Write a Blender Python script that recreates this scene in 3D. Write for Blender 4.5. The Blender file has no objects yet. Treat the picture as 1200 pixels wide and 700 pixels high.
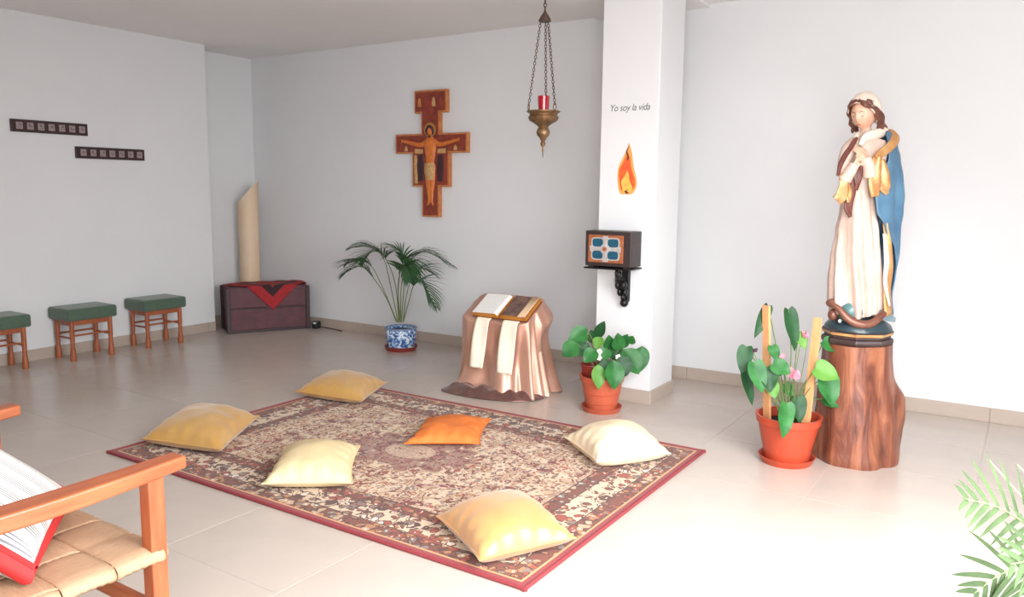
import bpy, bmesh, math, random
from mathutils import Vector, Matrix, Quaternion, noise
from mathutils.kdtree import KDTree

random.seed(7)
PI = math.pi
sc = bpy.context.scene
COL = sc.collection

# ------------------------------------------------------------------ camera
CAM_H = 1.28
YAW, PITCH, ROLL, FPX = -0.5760751, 0.1350036, 0.0108698, 935.752
cam_d = bpy.data.cameras.new('camera')
cam = bpy.data.objects.new('camera', cam_d)
COL.objects.link(cam)
cam_d.sensor_fit = 'HORIZONTAL'
cam_d.sensor_width = 36.0
cam_d.lens = FPX / 1200 * 36
cam_d.clip_start = 0.02
_fw = Vector((math.sin(YAW) * math.cos(PITCH), math.cos(YAW) * math.cos(PITCH), -math.sin(PITCH)))
_rt = Vector((math.cos(YAW), -math.sin(YAW), 0))
_up = _rt.cross(_fw)
_r2 = math.cos(ROLL) * _rt + math.sin(ROLL) * _up
_u2 = -math.sin(ROLL) * _rt + math.cos(ROLL) * _up
cam.matrix_world = Matrix((( _r2.x, _u2.x, -_fw.x, 0), (_r2.y, _u2.y, -_fw.y, 0),
                           (_r2.z, _u2.z, -_fw.z, CAM_H), (0, 0, 0, 1)))
sc.camera = cam
VIEW_ROT = -YAW          # things turned to face the seating area

# ------------------------------------------------------------------ light
w = bpy.data.worlds.new('daylight')
sc.world = w
w.use_nodes = True
w.node_tree.nodes['Background'].inputs[0].default_value = (0.86, 0.93, 1.0, 1)
w.node_tree.nodes['Background'].inputs[1].default_value = 1.0


def area(name, loc, direction, sx, sy, power, color=(1, 1, 1), spread=PI):
    d = bpy.data.lights.new(name, 'AREA')
    d.shape = 'RECTANGLE'
    d.size, d.size_y, d.energy, d.color = sx, sy, power, color
    d.spread = spread
    o = bpy.data.objects.new(name, d)
    COL.objects.link(o)
    o.location = loc
    o.rotation_euler = Vector(direction).to_track_quat('-Z', 'Z').to_euler()
    return o


area('window_daylight_front', (0.45, -0.70, 1.30), (0.12, 1, -0.45), 1.5, 1.8, 135, (0.96, 0.985, 1.0), math.radians(150))
area('window_daylight_side', (1.10, 1.5, 1.35), (-1, 0.30, -1.25), 2.4, 1.7, 185, (0.96, 0.985, 1.0), math.radians(135))

sc.view_settings.view_transform = 'Standard'
sc.view_settings.look = 'None'
sc.view_settings.exposure = 0.0
sc.view_settings.gamma = 1.0
sc.view_settings.use_curve_mapping = False


# ------------------------------------------------------------------ helpers
def lin(c):
    return tuple((v / 255 / 12.92 if v / 255 <= 0.04045 else ((v / 255 + 0.055) / 1.055) ** 2.4) for v in c)


class NT:
    """tiny node builder"""
    def __init__(s, m):
        m.use_nodes = True
        s.t = m.node_tree
        s.b = s.t.nodes['Principled BSDF']

    def n(s, kind, **kw):
        nd = s.t.nodes.new(kind)
        for k, v in kw.items():
            setattr(nd, k, v)
        return nd

    def link(s, a, b):
        s.t.links.new(a, b)

    def val(s, sock, v):
        if isinstance(v, (int, float)):
            sock.default_value = v
        elif isinstance(v, tuple):
            sock.default_value = v if len(v) == len(sock.default_value) else (*v, 1)
        else:
            s.link(v, sock)

    def m(s, op, a, b=0.0, c=0.0):
        nd = s.n('ShaderNodeMath', operation=op)
        s.val(nd.inputs[0], a); s.val(nd.inputs[1], b); s.val(nd.inputs[2], c)
        return nd.outputs[0]

    def mix(s, f, a, b):
        nd = s.n('ShaderNodeMix', data_type='RGBA')
        s.val(nd.inputs[0], f); s.val(nd.inputs[6], a); s.val(nd.inputs[7], b)
        return nd.outputs[2]

    def coord(s, which='Object'):
        return s.n('ShaderNodeTexCoord').outputs[which]

    def noise(s, vec, scale, detail=3, rough=0.55, dist=0.0):
        nd = s.n('ShaderNodeTexNoise')
        s.link(vec, nd.inputs['Vector'])
        nd.inputs['Scale'].default_value = scale
        nd.inputs['Detail'].default_value = detail
        nd.inputs['Roughness'].default_value = rough
        nd.inputs['Distortion'].default_value = dist
        return nd.outputs[0]

    def scale(s, vec, sx, sy, sz):
        nd = s.n('ShaderNodeMapping')
        s.link(vec, nd.inputs[0])
        nd.inputs['Scale'].default_value = (sx, sy, sz)
        return nd.outputs[0]

    def bump(s, h, strength, dist=0.01):
        nd = s.n('ShaderNodeBump')
        nd.inputs['Strength'].default_value = strength
        nd.inputs['Distance'].default_value = dist
        s.link(h, nd.inputs['Height'])
        s.link(nd.outputs[0], s.b.inputs['Normal'])

    def ramp(s, f, stops, interp='LINEAR'):
        nd = s.n('ShaderNodeValToRGB')
        nd.color_ramp.interpolation = interp
        e = nd.color_ramp.elements
        while len(e) < len(stops):
            e.new(0.5)
        for i, (p, c) in enumerate(stops):
            e[i].position = p
            e[i].color = (*c, 1)
        s.link(f, nd.inputs[0])
        return nd.outputs[0]


def mat(name, rgb, rough=0.5, metal=0.0, var=0.08, scale=20, stretch=(1, 1, 1), bump=0.0, bscale=None, rgb2=None,
        coat=0.0, sheen=0.0, spec=0.5, trans=0.0, detail=3, bdist=0.004):
    m = bpy.data.materials.new(name)
    t = NT(m)
    a = lin(rgb)
    b = lin(rgb2) if rgb2 else tuple(v * (1 - var * 2) for v in a)
    v = t.scale(t.coord(), *stretch)
    f = t.noise(v, scale, detail)
    col = t.ramp(f, [(0.3, b), (0.7, a)])
    t.link(col, t.b.inputs['Base Color'])
    t.b.inputs['Roughness'].default_value = rough
    t.b.inputs['Metallic'].default_value = metal
    t.b.inputs['Specular IOR Level'].default_value = spec
    t.b.inputs['Coat Weight'].default_value = coat
    t.b.inputs['Coat Roughness'].default_value = 0.15
    if sheen:
        t.b.inputs['Sheen Weight'].default_value = sheen
    if trans:
        t.b.inputs['Transmission Weight'].default_value = trans
    if bump:
        t.bump(t.noise(v, bscale or scale * 3, 3), bump, bdist)
    return m


def wood(name, c1, c2, axis, rough=0.4, scale=9, coat=0.0):
    st = [6, 6, 6]
    st[axis] = 0.6
    return mat(name, c1, rough, rgb2=c2, scale=scale, stretch=tuple(st), bump=0.15, bscale=scale * 4, coat=coat, detail=5, bdist=0.002)


class MB:
    """mesh collector"""
    def __init__(s):
        s.v, s.f, s.mi = [], [], []

    def add(s, vs, fs, mi=0):
        o = len(s.v)
        s.v += [tuple(v) for v in vs]
        s.f += [tuple(i + o for i in f) for f in fs]
        s.mi += [mi] * len(fs)
        return s

    def box(s, c, d, rz=0.0, mi=0, taper=1.0, rot=None):
        q = []
        for z in (-1, 1):
            k = taper if z > 0 else 1.0
            for x, y in ((-1, -1), (1, -1), (1, 1), (-1, 1)):
                q.append(Vector((x * d[0] / 2 * k, y * d[1] / 2 * k, z * d[2] / 2)))
        R = rot if rot else Matrix.Rotation(rz, 3, 'Z')
        return s.add([R @ p + Vector(c) for p in q],
                     [(3, 2, 1, 0), (4, 5, 6, 7), (0, 1, 5, 4), (1, 2, 6, 5), (2, 3, 7, 6), (3, 0, 4, 7)], mi)

    def lathe(s, prof, n=32, c=(0, 0, 0), mi=0, cap=True, wob=None):
        vs, fs = [], []
        for r, z in prof:
            for k in range(n):
                a = 2 * PI * k / n
                rr = r * (wob(a, z) if wob else 1)
                vs.append((c[0] + rr * math.cos(a), c[1] + rr * math.sin(a), c[2] + z))
        for i in range(len(prof) - 1):
            for k in range(n):
                k2 = (k + 1) % n
                fs.append((i * n + k, i * n + k2, (i + 1) * n + k2, (i + 1) * n + k))
        if cap:
            fs.append(tuple(reversed(range(n))))
            fs.append(tuple((len(prof) - 1) * n + k for k in range(n)))
        return s.add(vs, fs, mi)

    def tube(s, pts, rad, n=8, mi=0, flat=1.0, cap=True):
        pts = [Vector(p) for p in pts]
        if isinstance(rad, (int, float)):
            rad = [rad] * len(pts)
        vs, fs = [], []
        ref = None
        for i, p in enumerate(pts):
            t = (pts[min(i + 1, len(pts) - 1)] - pts[max(i - 1, 0)])
            t = t.normalized() if t.length > 1e-9 else Vector((0, 0, 1))
            if ref is None:
                ref = t.orthogonal().normalized()
            ref = (ref - t * ref.dot(t))
            ref = ref.normalized() if ref.length > 1e-6 else t.orthogonal().normalized()
            b = t.cross(ref)
            for k in range(n):
                a = 2 * PI * k / n
                vs.append(p + rad[i] * (math.cos(a) * ref + flat * math.sin(a) * b))
        for i in range(len(pts) - 1):
            for k in range(n):
                k2 = (k + 1) % n
                fs.append((i * n + k, i * n + k2, (i + 1) * n + k2, (i + 1) * n + k))
        if cap:
            fs.append(tuple(reversed(range(n))))
            fs.append(tuple((len(pts) - 1) * n + k for k in range(n)))
        return s.add(vs, fs, mi)

    def grid(s, fn, nu, nv, mi=0, wrap=False):
        vs = [fn(i / nu, j / nv) for i in range(nu + 1) for j in range(nv + 1)]
        fs, ms = [], []
        for i in range(nu):
            for j in range(nv):
                a = i * (nv + 1) + j
                fs.append((a, a + nv + 1, a + nv + 2, a + 1))
                ms.append(mi(((i + .5) / nu), ((j + .5) / nv)) if callable(mi) else mi)
        o = len(s.v)
        s.v += [tuple(v) for v in vs]
        s.f += [tuple(q + o for q in f) for f in fs]
        s.mi += ms
        return s

    def ball(s, c, r, n=12, mi=0, sc=(1, 1, 1)):
        prof = [(math.sin(PI * i / n), -math.cos(PI * i / n)) for i in range(n + 1)]
        prof[0] = (1e-4, -1); prof[-1] = (1e-4, 1)
        vs, fs = [], []
        m = n * 2
        for pr, pz in prof:
            for k in range(m):
                a = 2 * PI * k / m
                vs.append((c[0] + r * sc[0] * pr * math.cos(a), c[1] + r * sc[1] * pr * math.sin(a), c[2] + r * sc[2] * pz))
        for i in range(n):
            for k in range(m):
                k2 = (k + 1) % m
                fs.append((i * m + k, i * m + k2, (i + 1) * m + k2, (i + 1) * m + k))
        return s.add(vs, fs, mi)

    def prism(s, outline, y0, y1, mi=0):
        """outline of (x,z) pulled along y"""
        n = len(outline)
        vs = [(x, y0, z) for x, z in outline] + [(x, y1, z) for x, z in outline]
        fs = [tuple(range(n)), tuple(reversed(range(n, 2 * n)))]
        fs += [(i, i + n, (i + 1) % n + n, (i + 1) % n) for i in range(n)]
        return s.add(vs, fs, mi)

    def mesh(s, name, mats, smooth=True, angle=40):
        me = bpy.data.meshes.new(name)
        me.from_pydata(s.v, [], s.f)
        for m in (mats if isinstance(mats, (list, tuple)) else [mats]):
            me.materials.append(m)
        me.polygons.foreach_set('material_index', s.mi)
        bm = bmesh.new(); bm.from_mesh(me)
        bmesh.ops.recalc_face_normals(bm, faces=bm.faces)
        bm.to_mesh(me); bm.free()
        if smooth:
            me.polygons.foreach_set('use_smooth', [True] * len(me.polygons))
            me.set_sharp_from_angle(angle=math.radians(angle))
        return me

    def build(s, name, mats, parent=None, smooth=True, angle=40, bevel=0.0, solid=0.0, seg=2, subsurf=0):
        o = bpy.data.objects.new(name, s.mesh(name, mats, smooth, angle))
        COL.objects.link(o)
        if parent:
            o.parent = parent
        if solid:
            md = o.modifiers.new('thickness', 'SOLIDIFY'); md.thickness = solid; md.offset = 0
        if bevel:
            md = o.modifiers.new('edge', 'BEVEL'); md.width = bevel; md.segments = seg; md.limit_method = 'ANGLE'
        if subsurf:
            md = o.modifiers.new('round', 'SUBSURF'); md.levels = subsurf; md.render_levels = subsurf
        return o


def tag(o, label=None, cat=None, group=None, kind=None):
    if label: o['label'] = label
    if cat: o['category'] = cat
    if group: o['group'] = group
    if kind: o['kind'] = kind
    return o


def thing(name, loc, rz=0.0, label=None, cat=None, group=None):
    o = bpy.data.objects.new(name, None)
    o.empty_display_size = 0.1
    COL.objects.link(o)
    o.location = loc
    o.rotation_euler = (0, 0, rz)
    return tag(o, label, cat, group)


def kids(o):
    return [c for c in COL.objects if c.parent == o]


def dup(o, parent=None):
    c = o.copy(); COL.objects.link(c)
    if parent: c.parent = parent
    for ch in kids(o):
        dup(ch, c)
    return c


def smooth_path(pts, n):
    """Catmull-Rom through pts"""
    P = [Vector(p) for p in pts]
    P = [2 * P[0] - P[1]] + P + [2 * P[-1] - P[-2]]
    out = []
    segs = len(P) - 3
    for i in range(n + 1):
        t = i / n * segs
        k = min(int(t), segs - 1)
        u = t - k
        a, b, c, d = P[k:k + 4]
        out.append(0.5 * ((2 * b) + (c - a) * u + (2 * a - 5 * b + 4 * c - d) * u * u + (3 * b - a - 3 * c + d) * u ** 3))
    return out


def interp(tab, t):
    if t <= tab[0][0]: return tab[0][1:]
    for a, b in zip(tab, tab[1:]):
        if t <= b[0]:
            u = (t - a[0]) / (b[0] - a[0])
            u = u * u * (3 - 2 * u)
            return tuple(p + (q - p) * u for p, q in zip(a[1:], b[1:]))
    return tab[-1][1:]


# ------------------------------------------------------------------ materials
M = {}
M['wall'] = mat('white_wall_paint', (226, 226, 228), 0.75, var=0.012, scale=3, bump=0.06, bscale=60)
M['ceiling'] = mat('white_ceiling_paint', (240, 238, 236), 0.9, var=0.015, scale=2, bump=0.05, bscale=50)
M['tile'] = mat('beige_porcelain_tile', (194, 181, 171), 0.25, var=0.03, scale=5, bump=0.01, bscale=8, spec=0.55, detail=6)
M['grout'] = mat('pale_grout', (196, 187, 180), 0.85, var=0.03)
M['skirt'] = mat('beige_skirting_tile', (184, 168, 156), 0.35, var=0.03, scale=8)
M['terracotta'] = mat('terracotta_plastic', (182, 70, 44), 0.38, var=0.05, scale=6)
M['terracotta2'] = mat('orange_terracotta', (192, 92, 64), 0.5, var=0.06, scale=8, bump=0.05)
M['soil'] = mat('potting_soil', (52, 38, 30), 0.95, var=0.3, scale=60, bump=0.8, bscale=90)
M['darkwood'] = mat('dark_brown_wood', (58, 34, 36), 0.45, var=0.12, stretch=(1, 6, 6), scale=10)
M['honey'] = wood('honey_wood', (178, 98, 58), (148, 74, 40), 1, 0.38, coat=0.2)
M['honeyz'] = wood('honey_wood_upright', (174, 94, 56), (144, 70, 38), 2, 0.38, coat=0.2)
M['honeyx'] = wood('honey_wood_cross', (180, 102, 60), (150, 78, 42), 0, 0.38, coat=0.2)
M['stoolwood'] = wood('red_brown_turned_wood', (176, 102, 64), (146, 76, 46), 2, 0.4)
M['stoolcloth'] = mat('green_velvet', (78, 100, 82), 0.85, var=0.08, scale=30, bump=0.2, bscale=180, sheen=0.3)
M['brass'] = mat('aged_brass', (158, 126, 92), 0.4, 0.75, var=0.22, scale=25)
M['chain'] = mat('dull_bronze_chain', (112, 92, 84), 0.45, 0.75, var=0.15)
M['iron'] = mat('black_wrought_iron', (30, 28, 30), 0.4, 0.3, var=0.2, scale=30)
M['leaf'] = mat('glossy_green_leaf', (52, 116, 54), 0.42, spec=0.3, rgb2=(34, 88, 42), scale=16, bump=0.08, bscale=40)
M['leafdark'] = mat('deep_green_leaf', (38, 82, 44), 0.45, spec=0.25, rgb2=(28, 62, 36), scale=16, bump=0.08, bscale=40)
M['leaflight'] = mat('yellow_green_leaf', (100, 144, 62), 0.45, spec=.3, rgb2=(80, 134, 52), scale=14)
M['stem'] = mat('green_stem', (104, 122, 70), 0.5, var=0.1)
M['palm'] = mat('palm_green', (60, 96, 58), 0.5, spec=.25, rgb2=(42, 72, 46), scale=12)
M['palmstem'] = mat('palm_stem_green', (112, 124, 82), 0.5, var=0.1)
M['palmlight'] = mat('light_palm_green', (70, 86, 54), 0.6, spec=.15, rgb2=(46, 62, 38), scale=12)
M['cream'] = mat('cream_wax', (228, 206, 180), 0.55, rgb2=(220, 190, 158), scale=4)


# ------------------------------------------------------------------ room shell
XL, XR, YF, YB, H = -6.084, 1.20, -0.80, 5.19, 2.486
XREC, YSTEP = -6.36, 4.48


def struct(name, mb, m, parent=None, **kw):
    o = mb.build(name, m, parent, **kw)
    if not parent:
        o['kind'] = 'structure'
    return o


floor = struct('floor', MB().box(((XL + XR) / 2 - .2, (YF + YB) / 2, -0.0514), (XR - XL + 0.9, YB - YF + 0.5, 0.1)), M['grout'], smooth=False)
T = 0.6
base_tile = MB().box((0, 0, 0), (T - 0.003, T - 0.003, 0.02)).mesh('tile', M['tile'], smooth=False)
cut = {}


def tile_mesh(w_, d_):
    k = (round(w_, 3), round(d_, 3))
    if k not in cut:
        cut[k] = MB().box((0, 0, 0), (k[0], k[1], 0.02)).mesh('tile', M['tile'], smooth=False)
    return cut[k]


x0 = -2.52 - T * 7
while x0 < XR:
    y0 = 4.0 - T * 9
    while y0 < YB:
        ax, bx = max(x0, XREC), min(x0 + T, XR)
        ay, by = max(y0, YF), min(y0 + T, YB)
        if bx - ax > 0.02 and by - ay > 0.02:
            o = bpy.data.objects.new('tile', tile_mesh(bx - ax - 0.003, by - ay - 0.003))
            COL.objects.link(o)
            o.location = ((ax + bx) / 2, (ay + by) / 2, -0.01)
            o.parent = floor
        y0 += T
    x0 += T

ceiling = struct('ceiling', MB().box(((XL + XR) / 2 - .2, (YF + YB) / 2, H + 0.05), (XR - XL + 0.9, YB - YF + 0.5, 0.1)), M['ceiling'], smooth=False)
struct('wall_back', MB().box(((XREC + XR) / 2, YB + 0.06, H / 2), (XR - XREC + 0.4, 0.12, H)), M['wall'], smooth=False)
wl = MB()
wl.box(((XL - 0.2), (YF + YSTEP) / 2, H / 2), (0.4, YSTEP - YF, H))
wl.box(((XREC - 0.1), (YSTEP + YB) / 2, H / 2), (0.2, YB - YSTEP, H))
struct('wall_left', wl, M['wall'], smooth=False)
# daylight side: wall with a wide glazed opening behind the viewer
WX0, WX1, WZ0, WZ1 = -0.35, 1.15, 0.2, 2.2
wf = MB()
wf.box(((XREC + WX0) / 2, YF - 0.06, H / 2), (WX0 - XREC, 0.12, H))
wf.box(((XR + WX1) / 2 + .1, YF - 0.06, H / 2), (XR - WX1 + .2, 0.12, H))
wf.box(((WX0 + WX1) / 2, YF - 0.06, WZ0 / 2), (WX1 - WX0, 0.12, WZ0))
wf.box(((WX0 + WX1) / 2, YF - 0.06, (WZ1 + H) / 2), (WX1 - WX0, 0.12, H - WZ1))
struct('wall_front', wf, M['wall'], smooth=False)
SY0, SY1 = 0.3, 2.7
wr = MB()
wr.box((XR + 0.06, (YF + SY0) / 2, H / 2), (0.12, SY0 - YF, H))
wr.box((XR + 0.06, (YB + SY1) / 2, H / 2), (0.12, YB - SY1, H))
wr.box((XR + 0.06, (SY0 + SY1) / 2, WZ0 / 2), (0.12, SY1 - SY0, WZ0))
wr.box((XR + 0.06, (SY0 + SY1) / 2, (WZ1 + H) / 2), (0.12, SY1 - SY0, H - WZ1))
struct('wall_right', wr, M['wall'], smooth=False)
M['frame'] = mat('white_window_frame', (235, 235, 235), 0.4, var=0.01)
fr = MB()
for x in (WX0 + .02, (WX0 + WX1) / 2, WX1 - .02):
    fr.box((x, YF - 0.06, (WZ0 + WZ1) / 2), (0.04, 0.05, WZ1 - WZ0))
for z in (WZ0 + .02, WZ1 - .02):
    fr.box(((WX0 + WX1) / 2, YF - 0.06, z), (WX1 - WX0, 0.05, 0.04))
struct('window_1', fr, M['frame'], smooth=False)
fr = MB()
for y in (SY0 + .02, (SY0 + SY1) / 2, SY1 - .02):
    fr.box((XR + 0.06, y, (WZ0 + WZ1) / 2), (0.05, 0.04, WZ1 - WZ0))
for z in (WZ0 + .02, WZ1 - .02):
    fr.box((XR + 0.06, (SY0 + SY1) / 2, z), (0.05, SY1 - SY0, 0.04))
struct('window_2', fr, M['frame'], smooth=False)

# free standing pillar and shallow ceiling beam
CX0, CX1, CY0, CY1 = -2.24, -1.868, 4.41, 4.77
pillar = struct('trim_1', MB().box(((CX0 + CX1) / 2, (CY0 + CY1) / 2, H / 2), (CX1 - CX0, CY1 - CY0, H)), M['wall'], bevel=0.006, smooth=False)
tag(pillar, 'square white pillar standing in front of the back wall')
beam = struct('trim_2', MB().box(((-2.66 - 1.87) / 2, (YB + YF) / 2, H - 0.011), (0.79, YB - YF, 0.022)), M['ceiling'], smooth=False)
tag(beam, 'shallow beam on the ceiling running over the pillar')

BH, BT = 0.083, 0.012


def baseboard(name, p, q, nrm, phase=0.0):
    """skirting along p->q made of single tiles"""
    p, q = Vector((*p, 0)), Vector((*q, 0))
    L = (q - p).length
    d = (q - p) / L
    n = Vector((*nrm, 0))
    root = struct(name, MB().box((p + q) / 2 + n * (BT * .2) + Vector((0, 0, BH / 2 - .001)),
                                 (abs(d.x) * L + abs(n.x) * BT * .4, abs(d.y) * L + abs(n.y) * BT * .4, BH - .004)), M['grout'], smooth=False)
    s = -phase
    while s < L:
        a, b = max(s, 0), min(s + T, L)
        if b - a > 0.01:
            c = p + d * (a + b) / 2 + n * (BT / 2) + Vector((0, 0, BH / 2))
            l = b - a - 0.003
            MB().box(c, (abs(d.x) * l + abs(n.x) * BT, abs(d.y) * l + abs(n.y) * BT, BH)).build('skirting_tile', M['skirt'], root, smooth=False, bevel=0.0015, seg=1)
        s += T
    return root


baseboard('baseboard_back', (XREC, YB), (XR, YB), (0, -1), 0.36)
baseboard('baseboard_left', (XL, YF), (XL, YSTEP), (1, 0), 0.2)
baseboard('baseboard_recess', (XREC, YSTEP), (XREC, YB - BT), (1, 0))
baseboard('baseboard_right', (XR, YF), (XR, YB - BT), (-1, 0), 0.2)
baseboard('baseboard_pillar', (CX0 - BT, CY0), (CX1 + BT, CY0), (0, -1))
baseboard('baseboard_pillar_side', (CX1, CY0), (CX1, CY1), (1, 0))
baseboard('baseboard_pillar_inner', (CX0, CY0), (CX0, CY1), (-1, 0))

# ------------------------------------------------------------------ rug
RX0, RX1, RY0, RY1 = -3.655, -1.268, 2.05, 3.735
hx, hy = (RX1 - RX0) / 2, (RY1 - RY0) / 2


def rug_material():
    m = bpy.data.materials.new('persian_rug_pile')
    t = NT(m)
    co = t.coord()
    sp = t.n('ShaderNodeSeparateXYZ'); t.link(co, sp.inputs[0])
    ax, ay = t.m('ABSOLUTE', sp.outputs[0]), t.m('ABSOLUTE', sp.outputs[1])
    d = t.m('MINIMUM', t.m('SUBTRACT', hx, ax), t.m('SUBTRACT', hy, ay))
    cb = t.n('ShaderNodeCombineXYZ'); t.link(ax, cb.inputs[0]); t.link(ay, cb.inputs[1])
    sym = cb.outputs[0]
    C = dict(cream=lin((214, 192, 166)), beige=lin((190, 160, 132)), brown=lin((118, 68, 54)), red=lin((156, 76, 60)),
             wine=lin((120, 52, 58)), grey=lin((132, 116, 108)), dark=lin((78, 54, 50)), white=lin((226, 216, 202)), tan=lin((172, 122, 84)))
    # distorted coordinates for leafy outlines
    nz = t.n('ShaderNodeTexNoise'); t.link(sym, nz.inputs['Vector']); nz.inputs['Scale'].default_value = 22; nz.inputs['Detail'].default_value = 2
    vm = t.n('ShaderNodeVectorMath', operation='MULTIPLY_ADD')
    t.link(nz.outputs['Color'], vm.inputs[0]); vm.inputs[1].default_value = (0.05, 0.05, 0); t.link(sym, vm.inputs[2])
    warp = vm.outputs[0]

    def vor(vec, scale, feat='F1'):
        nd = t.n('ShaderNodeTexVoronoi', feature=feat); t.link(vec, nd.inputs['Vector']); nd.inputs['Scale'].default_value = scale
        nd.inputs['Randomness'].default_value = 0.85
        return nd

    def motif(bg, cols, scale, size, outline):
        v = vor(warp, scale)
        ss = t.n('ShaderNodeSeparateColor'); t.link(v.outputs['Color'], ss.inputs[0])
        n = len(cols)
        colr = t.ramp(ss.outputs[0], [(i / n, c) for i, c in enumerate(cols)], 'CONSTANT')
        r = t.m('MULTIPLY_ADD', ss.outputs[1], size * .6, size * .6)
        inside = t.m('LESS_THAN', v.outputs['Distance'], r)
        ring = t.m('LESS_THAN', v.outputs['Distance'], t.m('MULTIPLY', r, 1.3))
        core = t.m('LESS_THAN', v.outputs['Distance'], t.m('MULTIPLY', r, 0.35))
        c = t.mix(ring, bg, outline)
        c = t.mix(inside, c, colr)
        return t.mix(core, c, C['white'])

    vine = t.m('LESS_THAN', t.m('ABSOLUTE', t.m('SUBTRACT', t.noise(sym, 9, 2, 0.5, 1.5), 0.5)), 0.018)
    vine2 = t.m('LESS_THAN', t.m('ABSOLUTE', t.m('SUBTRACT', t.noise(t.scale(sym, 1, 1, 1), 15, 2, 0.5, 0.8), 0.47)), 0.02)
    # field
    field = motif(C['beige'], [C['red'], C['brown'], C['grey'], C['tan'], C['wine'], C['brown'], C['red'], C['cream']], 24, 0.46, C['cream'])
    field = t.mix(vine, field, C['brown'])
    field = t.mix(vine2, field, C['wine'])
    fine = motif(C['cream'], [C['brown'], C['red'], C['grey'], C['dark'], C['tan']], 44, 0.44, C['beige'])
    pick = t.m('GREATER_THAN', t.noise(sym, 7, 2), 0.52)
    field = t.mix(pick, field, fine)
    # medallion
    rr = t.m('SQRT', t.m('ADD', t.m('POWER', t.m('DIVIDE', ax, 0.36), 2), t.m('POWER', t.m('DIVIDE', ay, 0.26), 2)))
    ang = t.m('ARCTAN2', t.m('DIVIDE', ay, 0.26), t.m('DIVIDE', ax, 0.36))
    lob = t.m('MULTIPLY_ADD', t.m('SINE', t.m('MULTIPLY', ang, 12)), 0.12, 0.9)
    med = t.m('LESS_THAN', rr, lob)
    med_c = motif(C['wine'], [C['red'], C['beige'], C['wine'], C['grey'], C['dark']], 24, 0.3, C['dark'])
    inner = t.m('LESS_THAN', rr, 0.38)
    med_c = t.mix(t.m('MULTIPLY', inner, .8), med_c, motif(C['cream'], [C['grey'], C['red'], C['white'], C['brown']], 30, 0.3, C['beige']))
    field = t.mix(t.m('MULTIPLY', med, .62), field, med_c)
    # borders
    main = motif(C['cream'], [C['grey'], C['white'], C['tan'], C['grey'], C['red'], C['dark']], 21, 0.46, C['brown'])
    main = t.mix(vine2, main, C['dark'])
    nar = motif(C['brown'], [C['tan'], C['beige'], C['red'], C['tan'], C['grey'], C['red']], 30, 0.52, C['dark'])
    c = field
    for lim, cc in ((0.315, C['dark']), (0.308, nar), (0.245, C['dark']), (0.24, main), (0.118, C['dark']), (0.113, nar), (0.045, lin((206, 160, 112))), (0.036, lin((142, 56, 62)))):
        c = t.mix(t.m('LESS_THAN', d, lim), c, cc)
    soft = t.noise(co, 160, 2)
    c = t.mix(t.m('MULTIPLY', soft, 0.25), c, C['brown'])
    t.link(c, t.b.inputs['Base Color'])
    t.b.inputs['Roughness'].default_value = 0.92
    t.b.inputs['Specular IOR Level'].default_value = 0.2
    t.b.inputs['Sheen Weight'].default_value = 0.15
    t.bump(t.noise(co, 420, 2), 0.35, 0.003)
    return m


M['rug'] = rug_material()
M['fringe'] = mat('dark_red_binding', (142, 54, 60), 0.85, var=0.1, scale=60, bump=0.3)
rug = thing('rug', ((RX0 + RX1) / 2, (RY0 + RY1) / 2, 0), 0, 'patterned persian style rug with red edge lying under the six cushions', 'rug')
NX, NY = 60, 42


def rugz(x, y):
    return 0.011 + 0.0012 * noise.noise(Vector((x * 3, y * 3, 1)))


pile = MB()
pile.grid(lambda u, v: ((u * 2 - 1) * (hx - .012), (v * 2 - 1) * (hy - .012), rugz(u * 2.4, v * 1.7)), NX, NY)
pile.grid(lambda u, v: ((u * 2 - 1) * (hx - .012), (v * 2 - 1) * (hy - .012), 0.001), 1, 1)
pile.build('pile', M['rug'], rug)
bd = MB()
for pts in ([(-hx, -hy), (hx, -hy)], [(hx, -hy), (hx, hy)], [(hx, hy), (-hx, hy)], [(-hx, hy), (-hx, -hy)]):
    a, b = Vector((*pts[0], 0.0072)), Vector((*pts[1], 0.0072))
    inw = -((a + b) / 2).normalized() * 0.01
    bd.tube([a + (b - a) * i / 20 + inw * 0.9 for i in range(21)], 0.0072, 8)
bd.build('binding', M['fringe'], rug)

# ------------------------------------------------------------------ cushions
M['gold'] = mat('gold_satin', (216, 170, 96), 0.33, 0.35, rgb2=(200, 148, 74), scale=6, sheen=0.3, bump=0.05, bscale=10)
M['gold2'] = mat('bright_gold_satin', (206, 154, 96), 0.38, 0.15, rgb2=(198, 142, 82), scale=6, sheen=0.3)
M['paleyellow'] = mat('pale_yellow_cotton', (226, 206, 164), 0.75, rgb2=(218, 194, 148), scale=14, bump=0.1, bscale=120)
M['orange'] = mat('orange_cotton', (220, 124, 56), 0.8, rgb2=(206, 106, 42), scale=14, bump=0.1, bscale=140)
M['ivory'] = mat('ivory_cotton', (232, 214, 186), 0.7, rgb2=(222, 200, 166), scale=14, bump=0.1, bscale=100)


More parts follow.
